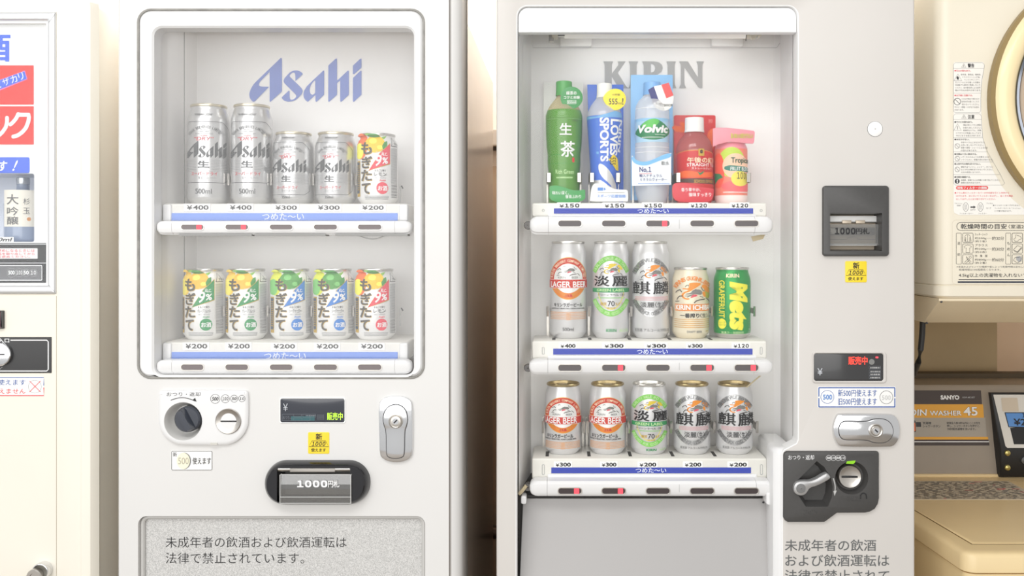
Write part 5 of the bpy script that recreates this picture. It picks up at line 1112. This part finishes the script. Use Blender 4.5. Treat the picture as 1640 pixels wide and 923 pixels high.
for k, (ch, cx, cy_) in enumerate(zip('ヒザカリ', (-2.5, 11, 23.5, 35), (136.5, 131.5, 127, 122.5))):
    g, f, asp = glyphs(ch, .0); t_ = math.radians(20); s_ = 11.5
    m.add([(X(cx+((u-.5)*s_*min(1, asp))*math.cos(t_)+((v-.5)*s_)*math.sin(t_)*-1, d), d-.0026, Z(cy_-((u-.5)*s_*min(1, asp))*math.sin(t_)-(v-.5)*s_*math.cos(t_), d)) for u, v in g], f, PRINTW)
m.build('red_card', sp)
m = MB(); m.box(X(-400, d), X(54, d), d-.0015, d, Z(231.5, d), Z(170.5, d), RDC)
def brush(pts, wd, up=0.0):
    m.line(pts, wd, d-.0015, PRINTW, .0004+up)
    for q in pts: m.disc(*q, wd/2, d-.0015, PRINTW, .0005+up+.00001*(pts.index(q)+1))
brush([(11.5, 189), (11.5, 196), (9.5, 204), (4, 212), (-6, 221)], 6.2); brush([(-9, 190), (-5, 203)], 6)
brush([(29.5, 183), (26, 190), (21, 196), (17, 199.5)], 6.2); brush([(29.5, 184), (46, 184), (47, 188), (45.5, 196), (42, 205), (36, 212), (29, 217), (22, 219)], 6.4, .0003); m.build('red_card', sp)
m = MB(); m.slab2(rect2(X(-200, d), Z(277.5, d), X(47.5, d), Z(252, d), .003, 4), d, d-.001, BLV, .0003)
m.T('す', -2, 258, 12, 274, d-.001, PRINTW, .03, shear=.1); m.T('!', 20, 257, 29, 274, d-.001, PRINTW, .02, shear=.5); m.build('blue_card', sp)
m = MB(); m.box(X(-300, d), X(77, d), d-.0012, d, Z(455, d), Z(389.5, d), mat('black_sign_plate', (40, 40, 41), .3)); dd = d-.0012
m.line([(-200, 391.3), (77, 391.3)], .8, dd, PRINTW); m.line([(-200, 421.5), (77, 421.5)], .9, dd, PRINTW); m.rr(-200, 398, 60.5, 414.5, 1, dd, CARD); m.T('○○お求めになるときには', -22, 399, 56, 404, dd, REDP, .005, off=.0008); m.T('○○商品を取り出してから', -22, 404.5, 56, 409, dd, REDP, .005, off=.0008); m.T('商品をお求めください。', -26, 409.5, 49, 413.5, dd, REDP, .005, off=.0008)
m.rr(-200, 425, 68, 449.5, 1.5, dd, mat('plate_grey', (118, 118, 120), .4)); m.rrline(-200, 425, 68, 449.5, 1.5, 1, dd, PRINTW, .0007)
for cx, r, t_ in ((19, 7.3, '500'), (31.5, 6.6, '100'), (42.5, 6, '50'), (54, 6, '10')): m.circ(cx, 437, r, .6, dd, PALEINK, .0008); m.T(t_, cx-r*.7, 433.5, cx+r*.7, 440, dd, PRINTW, .03, off=.001)
m.T('300ml', -14, 380.5, 20, 387, d, INK, .02, shear=.2) if False else None
m.build('notice_plate', sp)
m = MB(); m.T('300ml', -18, 380.8, 20, 386.8, .014, INK, .02, shear=.2); m.T('300ml', -18, 380.8, 20, 386.8, .014, INK, .02, shear=.2); m.rr(-40, 379.8, 22, 387.4, .5, .014, CARD, .0001); m.build('size_card', sp)
m = MB(); pq = swr(.0178); m.prism2(pq, .004, .006, pane_mat('clear_glass', (.975, .98, .985), .008, .014)); m.build('window_pane', SM)
m = MB(); q = rect2(X(-30), Z(526.5), X(7.5), Z(497.5), .001, 3); m.slab2(q, 0, -.006, DARKGREY, .0015); m.slab2(inset2(q, .003), -.0058, -.0064, mat('maroon_button', (110, 72, 78), .25, coat=.3), .0004); m.build('selection_button', SM)
m = MB(); m.slab2(rect2(-1.3, Z(597.5), X(82.8), Z(540), .0006, 3), 0, -.0012, mat('black_coin_plate', (42, 42, 43), .35), .0003); dd = -.0012
m.line([(17, 545), (75, 545), (77.5, 547.5), (77.5, 592), (75, 594.5), (-100, 594.5)], 1.6, dd, PRINTW); m.T('投入口', -12, 542, 15, 549, dd, PRINTW, .02); m.line([(-3, 594), (4, 588)], .8, dd, PALEINK)
cpn = m.build('coin_plate', SM)
m = MB(); c3 = (X(4), 0, Z(567)); m.lathe([(.0185, -.001), (.0185, -.009), (.0175, -.0102), (.016, -.0105), (.001, -.0105)], c3, CHROME, 40, 'Y'); m.box(c3[0]-.012, c3[0]+.0095, -.0112, -.0104, c3[2]-.0010, c3[2]+.0012, BLACK); m.build('coin_slot', cpn)
m = MB(); m.slab2(rect2(-1.1, Z(635), X(71.2), Z(603.5), .0008, 3), 0, -.0006, CARD, .0002); dd = -.0006
m.line([(-100, 604.7), (70.2, 604.7), (70.2, 617.5)], 1.2, dd, BLUE); m.line([(-100, 633.8), (70.2, 633.8), (70.2, 621)], 1.2, dd, RED)
m.T('新500円使えます', -43, 608, 41, 617, dd, BLUE); m.T('旧500円使えません', -51, 622.5, 41, 631, dd, RED, .0)
m.circ(56, 619.5, 10.4, .5, dd, PALEINK); m.line([(47.5, 610.5), (65, 628)], .9, dd, RED); m.line([(65, 610.5), (47.5, 628)], .9, dd, RED); m.build('sticker', SM)
m = MB(); c4 = (X(71.5), 0, Z(912)); m.lathe([(.0135, 0), (.0135, -.012), (.0125, -.014), (.0118, -.0142)], c4, CHROME, 36, 'Y'); m.lathe([(.0118, -.0142), (.0118, -.023), (.0105, -.0245), (.006, -.0245), (.0055, -.023), (.001, -.023)], (c4[0]-.0045, 0, c4[2]-.0045), BRUSHED, 32, 'Y')
m.box(c4[0]-.010, c4[0]-.002, -.0236, -.0229, c4[2]-.0062, c4[2]-.0046, BLACK); m.build('key_lock', SM)
# sake bottle standing in the niche
GLS = mat('frosted_blue_bottle', (150, 162, 184), .15, coat=.5)
db = .06; kk = sc(db)/1000; t = thing('sake_bottle', 'blue-grey sake bottle with cream label behind the left machine\'s little window', 'bottle')
PB = [(24*kk, 0), (26.5*kk, .003), (27*kk, .006), (27*kk, .062), (24*kk, .07), (14*kk, .079), (9.5*kk, .085), (9*kk, .096)]
m = MB(); m.lathe([(.001, .002)]+PB, (0, 0, 0), GLS, 48); m.build('bottle_body', t)
m = MB(); m.lathe([(9.4*kk, .0955), (9.8*kk, .097), (9.8*kk, .106), (9*kk, .107), (.001, .107)], (0, 0, 0), mat('silver_cap', (196, 200, 206), .25, .8), 32); m.build('cap', t)
wz = Wrap(37, 27, 387.5-2.7, kk, [(27*kk, 0), (27*kk, .062)]); LBL = mat('cream_paper_label', (244, 238, 224), .6)
wz.poly([(11.2, 303), (62, 303), (62, 361), (11.2, 361)], 0, LBL, .0003)
for ch, b_ in zip('大吟醸', (310, 330, 345)): wz.T(ch, 15.5, b_, 31, b_+(16 if ch == '大' else 13), 0, GREYINK, .012)
for k, ch in enumerate('杉玉'): wz.T(ch, 37, 316+k*15, 46, 326+k*15, 0, GREYINK)
wz.disc(45, 349, 3, 0, mat('orange_seal', (224, 160, 110), .5)); wz.roll(); wz.build('label', t); t.location = (X(37, db), db, Z(387.5)+.0003); t.rotation_euler = (0, 0, math.atan2(-X(37, db), DC+db))

# ---------------------------------------------------------------- dryer on its stand (upper right)
DM = thing('tumble_dryer', 'ivory coin tumble dryer with round door above the yellowed washer', 'dryer', (1.0, .35, Z(478, .05)))
fd = .05; dz0, dz1, dx0, dx1 = Z(478, fd), 2.02, X(1502, fd), 1.32
def ring3(a, z, y1=.62): 
    p = rect2(dx0+a, fd+a, dx1-a, y1-a, .022-a*.5, 6); return [(u, v, z) for u, v in p]
m = MB(); zs = Z(457, fd)
m.loft([ring3(.004, dz0), ring3(0, dz0+.004), ring3(0, zs-.0014), ring3(.0015, zs-.0006), ring3(.0015, zs+.0004), ring3(0, zs+.0012), ring3(0, dz1-.02), ring3(.006, dz1-.005), ring3(.02, dz1)], DRYER, True, True)
sx = X(1497, .12)
m.build('dryer_body', DM)
f = lambda px, py: P(px, py, fd)
cx, cz = X(1790, fd), Z(160, fd); ks = sc(fd)
RIMO = mat('olive_rim_side', (150, 128, 84), .4); RIMC = mat('butter_door_ring', (246, 226, 180), .3, coat=.2)
m = MB(); m.lathe([(.2095*ks, fd-.0004), (.2095*ks, fd-.014), (.2045*ks, fd-.020)], (cx, 0, cz), RIMO, 96, 'Y'); m.lathe([(.2045*ks, fd-.020), (.198*ks, fd-.027), (.188*ks, fd-.029), (.178*ks, fd-.026), (.172*ks, fd-.018)], (cx, 0, cz), RIMC, 96, 'Y')
dr = m.build('door', DM)
m = MB(); m.lathe([(.1735*ks, fd-.016), (.1725*ks, fd-.0235), (.169*ks, fd-.0245), (.166*ks, fd-.021), (.1655*ks, fd-.012)], (cx, 0, cz), mat('dark_chrome_ring', (120, 124, 132), .15, 1.0), 96, 'Y'); m.build('chrome_ring', dr)
m = MB(); m.lathe([(.166*ks, fd-.012), (.13*ks, fd-.020), (.07*ks, fd-.026), (.001, fd-.028)], (cx, 0, cz), mat('amber_door_glass', (176, 150, 118), .12, coat=.5), 96, 'Y'); m.build('door_glass', dr)
# caution label
LBW = mat('label_white', (240, 237, 230), .5); LINEG = mat('label_line_grey', (150, 150, 148), .5)
g = lambda u, v: (1480+u/3.844, 80+v/3.844)
m = MB(); m.face2([(X(a, fd), Z(b, fd)) for a, b in [(1527, 101), (1530, 99.5), (1574, 99.5), (1576.5, 103), (1573, 130), (1571, 150), (1571.5, 180), (1574, 220), (1581, 250), (1591, 275), (1604, 298), (1620, 318), (1640, 335), (1660, 344), (1535, 344.5), (1528, 341), (1527, 336)]], fd-.0004, LBW); d = fd-.0004
def outline(pts): m.line([g(*q) for q in pts], .45, d, LINEG, .0002, True)
outline([(192, 78), (358, 78), (371, 92), (366, 130), (352, 200), (349, 300), (349, 375), (338, 387), (192, 387), (179, 375), (179, 92)])
outline([(192, 394), (340, 394), (353, 406), (354, 450), (360, 540), (390, 628), (425, 690), (470, 768), (496, 822), (484, 832), (192, 832), (179, 820), (179, 406)])
for y, x1 in ((113, 368), (266, 351), (428, 353), (541, 361), (628, 391), (690, 427), (768, 471)): m.line([g(180, y), g(x1, y)], .4, d, LINEG, .0002)
def warn(u, v, s, dot=True):
    m.line([g(u, v+s), g(u+s*.58, v), g(u+s*1.16, v+s)], .55, d, INK, .0003, True)
    if dot: m.line([g(u+s*.58, v+s*.35), g(u+s*.58, v+s*.85)], .6, d, INK, .0003)
warn(230, 84, 24); m.T('警告', *g(268, 84), *g(308, 109), d, INK, .03); warn(231, 398, 24); m.T('注意', *g(268, 399), *g(309, 424), d, INK, .02)
def row(t, u, v, u2, h=11, M=None, b=.0): m.T(t, *g(u, v), *g(u2, v+h), d, M or GREYINK, b)
row('●引火の恐れあり。', 186, 122, 286, 12, REDP, .01); warn(183, 148, 42, False); m.poly([g(203, 182), g(198, 170), g(206, 160), g(214, 172), g(211, 184)], d, INK)
for k, (t, a, b) in enumerate((('食用油、動物油、機械油、', 225, 350), ('ドライクリーニング油、', 236, 344), ('ベンジンやシンナー、', 246, 344), ('ガソリンなどの付着した衣類は', 190, 344), ('洗濯後でも絶対に乾燥しないで', 190, 346), ('ください。油の酸化熱による自然', 190, 346), ('発火や引火の恐れがあります。', 190, 349))): row(t, a, 146+k*16.2, b)
row('●お子様に注意する。', 186, 274, 298, 12, REDP, .01); m.circ(*g(204, 318), 5.4, .7, d, INK); m.line([g(190, 304), g(218, 332)], .7, d, INK)
for k, (t, a, b) in enumerate((('小さなお子様だけで使わせたり', 230, 338), ('幼児の手の届くところで', 230, 338), ('使わないでください。', 232, 338), ('やけど・感電・けがをする恐れ', 186, 338), ('があります。', 186, 244))): row(t, a, 296+k*17, b)
row('●やけどの恐れあり。', 186, 438, 298, 12, INK, .01); warn(182, 456, 40)
for k, (t, a, b) in enumerate((('運転の終わってから衣類を', 240, 352), ('お取り出しください。', 240, 352), ('乾燥中はドラム、衣類、', 240, 353), ('ドアガラスが高温になっており', 196, 349), ('やけどをする恐れがあります。', 196, 352))): row(t, a, 457+k*16.5, b)
for y, ttl, bodys, ci in ((546, '●水をかけない。', ('本体やドラムに水をかけたり', '水洗いをしないでください。', '感電や漏電・ショートによる火災', 'の恐れがあります。'), 592), (636, '●衣類は十分に脱水する。', ('しずくのたれるような衣類を入れな', 'いでください。感電の恐れがあります。'), 669), (697, '●火気や引火物を近づけない。', ('運転中はベンジン、シンナー、ガソリン', 'などの引火物を近づけないでください。', '火災の原因になります。'), 736)):
    row(ttl, 186, y, 186+len(ttl)*11.5, 11, INK, .012); m.circ(*g(204, ci), 3.8, .55, d, GREYINK); m.line([g(194, ci-10), g(214, ci+10)], .5, d, GREYINK)
    for k, t in enumerate(bodys): row(t, 226, y+18+k*16.5, 226+len(t)*11)
row('●衣類を確認する。', 186, 777, 286, 12, INK, .012); m.disc(*g(203, 809), 3.9, d, INK); m.T('!', *g(199, 798), *g(207, 820), d, CARD, .04, off=.0007); row('金属類、金属片などは衣類から取り除いてください。', 226, 796, 468); row('故障の恐れがあります。', 226, 813, 348)
m.slab2(rect2(X(g(196, 0)[0], fd), Z(g(0, 861)[1], fd), X(g(393, 0)[0], fd), Z(g(0, 838)[1], fd), .003, 4), d, d-.0002, mat('label_red', (226, 52, 50), .5), .00005); m.T('排気フィルターの掃除', *g(203, 841), *g(386, 858), d-.0003, CARD, .02)
h = lambda u, v: (1480+u/5.43, 300+v/5.43)
for k, t in enumerate(('●ドラム奥のフィルターカバーの中央部を引くと本体から', '　はずれます。次に引いてフィルターをはずし、糸くずの掃除', '　をしてはずしたとおり取り付けてください。')): m.T(t, *h(264 if k == 0 else 278, 41+k*27), *h((738, 770, 620)[k], 57+k*27), d, REDP, .0)
for u in (362, 490):
    m.line(ell2(*h(u, 172), 4.2, 7, 20), .5, d, GREYINK, .0003, True); m.dashes(*h(u-12, 150), *h(u+12, 195), 5, d, PALEINK, int(u))
m.poly([h(402, 168), h(430, 168), h(430, 160), h(448, 173), h(430, 186), h(430, 178), h(402, 178)], d, INK)
for t, a, b, c in (('「メッシュ」', 265, 134, 330), ('本体側', 283, 153, 315), ('はずす', 402, 190, 446), ('フィルターカバー', 308, 222, 428), ('フィルター', 470, 222, 545), ('フィルム', 540, 134, 598), ('糸くず', 540, 175, 582), ('●フィルターに糸くずがたまると', 598, 151, 832), ('フィルターカバーの「メッシュ」', 612, 176, 835), ('に付着が始めます。', 612, 200, 762)): m.T(t, *h(a, b), *h(c, b+13), d, GREYINK)
cl = m.build('caution_label', DM)
# drying time chart printed on the body
m = MB(); d = fd; m.rrline(*h(282, 304), 1700, h(0, 378)[1], 6.5, .7, d, INK); m.rrline(*h(243, 285), 1700, h(0, 845)[1], 6, .35, d, mat('faint_label_edge', (214, 204, 186), .5))
m.T('乾燥時間の目安', *h(318, 318), *h(718, 364), d, INK, .015); m.T('（室温20℃、湿度60%）', *h(735, 324), *h(1180, 360), d, INK, .004)
for a in (278, 708): m.rrline(*h(a, 398), *h(a+47, 670), 1.2, .5, d, INK)
for t, v in (('混', 475), ('紡', 572)): m.T(t, *h(289, v), *h(313, v+26), d, INK)
for t, v in (('も', 475), ('め', 525), ('ん', 575)): m.T(t, *h(721, v), *h(746, v+26), d, INK)
for k, (nm, q1, q2, q3) in enumerate((('カッターシャツ', '約200g', '（約５枚）', '約30分'), ('ブラウス', '約200g', '（約８枚）', '約30分'), ('作　業　服', '約800g', '（約３着）', '約60分'))):
    v = 398+k*93.5
    for a in (333, 763): m.rrline(*h(a, v), *h(a+94, v+84), 2, .6, d, INK)
    m.T(nm, *h(441, v+2), *h(550, v+23), d, INK, .0); m.T(q1, *h(441, v+36), *h(540, v+57), d, INK, .0); m.T(q2, *h(441, v+63), *h(540, v+82), d, INK); m.T(q3, *h(590, v+31), *h(694, v+62), d, INK, .0)
    for j in range(4): m.disc(*h(548+j*11, v+46), .45, d, INK)
S1 = [(370,412),(385,412),(400,425),(408,470),(398,470),(396,435),(396,475),(362,475),(362,435),(358,470),(349,470),(355,425)]
m.line([h(*q) for q in S1], .5, d, INK, .0004, True); m.line([h(378, 415), h(378, 474)], .4, d, INK)
m.line([h(*q) for q in [(368,505),(392,505),(410,515),(404,530),(395,527),(396,568),(364,568),(365,527),(352,530),(348,515)]], .5, d, INK, .0004, True)
for q in ([(350,655),(385,620),(395,632),(362,662)], [(365,602),(408,650),(398,660),(372,622)], [(388,605),(405,598),(412,612),(398,622)]): m.line([h(*a) for a in q], .5, d, INK, .0004, True)
m.line([h(*q) for q in [(795,415),(815,420),(840,430),(846,450),(825,455),(815,470),(790,470),(778,452),(795,440)]], .5, d, INK, .0004, True); m.line([h(*q) for q in [(775,545),(810,508),(848,520),(812,562)]], .7, d, INK, .0004, True); m.line([h(*q) for q in [(778,552),(812,568),(850,528)]], .6, d, INK)
m.poly([h(*q) for q in [(800,602),(830,598),(850,615),(845,645),(820,650),(800,630)]], d, PALEINK); m.line([h(*q) for q in [(775,635),(790,610),(820,612),(846,600),(840,640),(810,660)]], .6, d, INK, .0006, True)
m.T('※室温およびセンイの種類や量によって乾燥時間は変化します', *h(282, 683), *h(905, 700), d, GREYINK); m.T('乾燥時間は10%程度長くなります。', *h(303, 708), *h(664, 727), d, GREYINK)
m.T('4.5kg以上の洗濯物を入れないでください。', *h(301, 748), *h(1080, 787), d, INK, .004); m.line([h(300, 804), (1720, h(0, 804)[1])], 1.5, d, INK); m.line([h(292, 825), (1720, h(0, 825)[1])], 2.4, d, NAVY if False else mat('navy_rule', (34, 42, 60), .5)); m.build('drying_chart', DM)
# stand under the dryer
ST = thing('dryer_stand', 'ivory skirted stand holding up the dryer behind the washer', 'stand', (1.0, .4, 0))
m = MB(); tz, bz = Z(480.5, fd), Z(516, .11)
def fl(x0, y0, x1, z): return [(x0, y0, z), (x1, y0, z), (x1, .62, z), (x0, .62, z)]
m.loft([fl(X(1504, fd), fd+.001, 1.32, dz0-.0005), fl(X(1504, fd), fd+.001, 1.32, tz-.002), fl(X(1480, .11), .11, 1.31, bz), fl(X(1480, .11)+.002, .112, 1.30, bz-.001)], mat('ivory_skirt', (226, 210, 180), .45, var=.03), True, True)
m.build('skirt', ST)
for a, b in ((1504, 481), (1481, 515)):
    m = MB(); q = P(a-1, b+1.5, fd+.004 if b < 500 else .108); m.lathe([(.002, 0), (.0016, -.0025), (.0002, -.003)], (q[0]+.004, q[1]-.001, q[2]-.001), INK, 10, 'Y'); m.build('screw', ST)
for lx in (.60, 1.27):
    m = MB(); m.box(lx, lx+.03, .668, .69, 0, bz+.03, DRYER, .003); m.build('leg', ST)
m = MB(); m.box(.575, X(1597, .7), .7, .715, .6, bz+.05, mat('olive_board', (186, 162, 122), .6, var=.08, scale=6)); m.box(.58, 1.3, .612, .7, bz-.0, bz+.02, DRYER); m.build('back_board', ST)
m = MB(); pts = [(X(1478, .2), .2, bz-.002), (X(1477, .2), .2, Z(535, .2)), (X(1474.5, .2), .2, Z(560, .2)), (X(1471, .22), .22, Z(580, .22)), (X(1464, .25), .25, Z(598, .25)), (X(1445, .3), .3, Z(625, .3)), (X(1430, .35), .35, Z(700, .35))]
m.tube(pts, .0052, mat('black_rubber', (40, 40, 40), .5), 12); tag(m.build('power_cable'), 'black power cable hanging from the dryer stand behind the vending machine', 'cable')

# ---------------------------------------------------------------- washer (lower right)
WM = thing('washing_machine', 'yellowed coin washing machine with brown control panel and striped label', 'washer', (1.0, .3, 0))
wz_ = Z(889, 0)
SK = -.075
def plan(a, z, x0=X(1546), yf=0.0, yb=.56, r=.02):
    p = rect2(x0+a, yf+a, 1.30-a, yb-a, max(.003, r-a), 6)
    return [(u+SK*(v-yf) if u < .9 else u, v, z) for u, v in p]
m = MB(); zg = Z(920)
m.loft([plan(.012, .08), plan(.004, zg-.0015)], WASHER, True, True)
m.loft([plan(.006, zg-.0012), plan(0, zg+.002), plan(0, wz_-.006), plan(.0022, wz_-.0012), plan(.006, wz_+.001), plan(.014, wz_+.0025)], WASHER, True, True); m.build('washer_body', WM)
# lid: slightly sunk plate with a fine gap round it
m = MB(); zl = wz_+.0026
pk = [(X(1563, .03)*1.0, .045), (1.24, .045), (1.24, .46), (X(1563, .03)+SK*.42-.01, .46)]
def lid_l(a, z): return [(u, v, z) for u, v in inset2(pk, a)]
m.loft([lid_l(-.0012, zl+.0001), lid_l(.0015, zl+.0001)], mat('lid_gap', (120, 92, 52), .7))
m.loft([lid_l(.001, zl-.001), lid_l(.001, zl+.0006), lid_l(.003, zl+.0016), lid_l(.008, zl+.0018)], WASHER, False, True); ld = m.build('lid', WM)
# instruction sheet on the lid
SHEET = mat('instruction_sheet', (206, 196, 176), .45); SHI = mat('sheet_print', (122, 114, 104), .5)
zs_ = zl+.0022; Dw = lambda py: DC*((ZC-zs_)*1000/(py-VY)-1)
y0s, y1s = Dw(800.5), min(Dw(771), .455)
m = MB(); m.box(.64, .93, y0s, y1s, zs_-.0004, zs_+.0003, SHEET)
R = random.Random(12)
for k in range(30):
    yy = y0s+.004+(y1s-y0s-.008)*k/30; x = .645
    while x < .92:
        l = R.uniform(.004, .02); m.add([(x, yy, zs_+.0005), (min(.925, x+l), yy, zs_+.0005), (min(.925, x+l), yy+(y1s-y0s)/52, zs_+.0005), (x, yy+(y1s-y0s)/52, zs_+.0005)], [(0, 1, 2, 3)], SHI if R.random() < .75 else REDP if R.random() < .1 else GREYINK); x += l+R.uniform(.003, .014)
m.build('instruction_sheet', ld)
# control panel
pd = .50; m = MB(); PANEL = mat('taupe_panel', (158, 147, 133), .4, var=.03)
zb_, zt_ = Z(760, pd), Z(616, pd+.035)
m.box(.575, 1.30, pd-.004, pd+.06, wz_-.002, zb_+.001, WASHER, .003)
pr_ = [(pd, zb_), (pd+.030, zt_-.006), (pd+.034, zt_-.001), (pd+.04, zt_), (pd+.12, zt_+.002), (pd+.12, zb_)]
m.loft([[(x, y, z) for y, z in pr_] for x in (.575, 1.30)], PANEL, True, True)
m.box(.575, 1.30, pd+.1201, pd+.16, .95, zt_+.012, mat('dark_olive_back', (84, 70, 48), .6)); cp_ = m.build('control_panel', WM)
class Tilt(MB):
    """prints laid on the leaning face of the panel"""
    def fix(s, y0, z0, y1, z1):
        out = []
        for x, y, z in s.v:
            t = (z-z0)/(z1-z0); out.append((x, y-pd+y0+(y1-y0)*t, z))
        s.v = out
m = Tilt(); d = pd; k_ = lambda u, v: (1440+u/4.195, 580+v/4.195)
def q4(a, b, c, e, M, off): m.poly([k_(a, b), k_(c, b), k_(c, e), k_(a, e)], d, M, off)
q4(0, 205, 590, 298, mat('brown_black_header', (72, 62, 58), .5), .0005); q4(0, 297, 597, 386, mat('amber_band', (232, 170, 62), .5), .0006); q4(0, 385, 606, 512, mat('warm_grey_field', (172, 164, 152), .5), .0005); q4(0, 511, 615, 529, MATS['amber_band'], .0006); q4(0, 529, 617, 540, MATS['brown_black_header'], .0005); q4(0, 540, 619, 546, PRINTW, .0006); q4(0, 546, 620, 568, MATS['brown_black_header'], .0005)
m.T('SANYO', *k_(311, 237), *k_(438, 266), d, PRINTW, .045, off=.001); m.T('ASW-MC45T', *k_(458, 246), *k_(545, 257), d, PALEINK, .02, off=.001)
m.T('COIN', *k_(40, 330), *k_(212, 372), d, INK, .05, off=.0008, shear=.1); m.T('COIN', *k_(40, 330), *k_(212, 372), d, PRINTW, .022, off=.0011, shear=.1); m.T('WASHER', *k_(228, 338), *k_(448, 372), d, INK, .045, off=.0008); m.T('WASHER', *k_(230, 339), *k_(446, 371), d, PRINTW, .018, off=.0011); m.T('45', *k_(460, 313), *k_(556, 373), d, INK, .04, off=.0008); m.T('45', *k_(461, 314), *k_(555, 372), d, PRINTW, .018, off=.0011)
m.rr(*k_(80, 402), *k_(130, 480), 2, d, BLACK, .0008); m.rr(*k_(85, 418), *k_(127, 474), 1.5, d, mat('orange_button_print', (240, 112, 50), .5), .0011); m.rr(*k_(133, 414), *k_(167, 446), .5, d, INK, .0008)
m.T('洗濯槽', *k_(178, 412), *k_(236, 429), d, INK, .01, off=.0008); m.T('シャワーボタン', *k_(178, 433), *k_(298, 450), d, INK, .01, off=.0008)
for k, t in enumerate(('硬貨投入後10秒以内にここの色を', '押し、シャワーボタンを押すと、', '70秒間洗濯槽を洗います。')): m.T(t, *k_(342, 412+k*20), *k_((568, 566, 536)[k], 428+k*20), d, INK, .008, off=.0008)
m.fix(pd, zb_, pd+.030, zt_-.006); m.build('panel_label', cp_)
# coin box
cd = .486; m = MB(); k_ = lambda u, v: (1440+u/4.195, 580+v/4.195)
zc0, zc1 = Z(765, cd), Z(630, cd+.03)
sec = [(cd+.004, zc0), (cd, zc0+.006), (cd, Z(720, cd)), (cd+.026, zc1-.008), (cd+.030, zc1), (pd+.045, zc1), (pd+.006, zc0)]
x_l = lambda z: X(1602, cd)+(X(1587, cd+.03)-X(1602, cd))*max(0, (z-Z(720, cd)))/(zc1-Z(720, cd))
m.loft([[(x_l(z), y+.002 if y < cd+.03 else y, z) for y, z in sec], [(x_l(z)+.002, y, z) for y, z in sec], [(1.12, y, z) for y, z in sec]], mat('satin_black', (30, 30, 31), .42), True, True); cbx = m.build('coin_box', WM)
m = Tilt(); d = pd
def q5(a, b, c, e): return [k_(a, b), k_(c, b), k_(c+6, e), k_(a+52*(e-b)/345, e)]
m.poly([k_(650, 226), k_(1200, 226), k_(1200, 568), k_(706, 568), k_(694, 556)], d, mat('pale_coin_face', (222, 220, 214), .4), .0012)
m.rr(*k_(700, 246), *k_(810, 335), 1.5, d, mat('beige_card', (208, 196, 178), .5), .0016)
m.poly([k_(738, 440), k_(840, 432), k_(842, 545), k_(752, 545)], d, BLACK, .0016)
m.poly([k_(712, 340), k_(1000, 340), k_(1000, 442), k_(728, 436)], d, BLACK, .0018); m.poly([k_(718, 345), k_(1000, 345), k_(1000, 437), k_(732, 431)], d, mat('sky_price_card', (92, 146, 214), .5), .0021)
m.T('¥200', *k_(765, 380), *k_(925, 425), d, BLACK, .02, off=.0025); m.T('１回', *k_(828, 344), *k_(890, 375), d, BLACK, .02, off=.0025)
m.fix(cd, Z(720, cd), cd+.026, zc1-.008); m.build('price_plate', cbx)
for v in (612, 710):
    m = MB(); a, b = k_(727, v); m.lathe([(.0065, 0), (.0055, -.003), (.0025, -.0045), (.0002, -.0047)], (X(a, cd), cd, Z(b, cd)), mat('brass_screw', (190, 176, 110), .3, .8), 20, 'Y'); m.build('screw', cbx)
m = MB(); a, b = k_(842, 660); m.lathe([(.009, 0), (.008, -.004), (.001, -.005)], (X(a, cd), cd, Z(b, cd)), mat('grey_lock', (110, 112, 114), .3, .7), 24, 'Y'); m.build('key_lock', cbx)
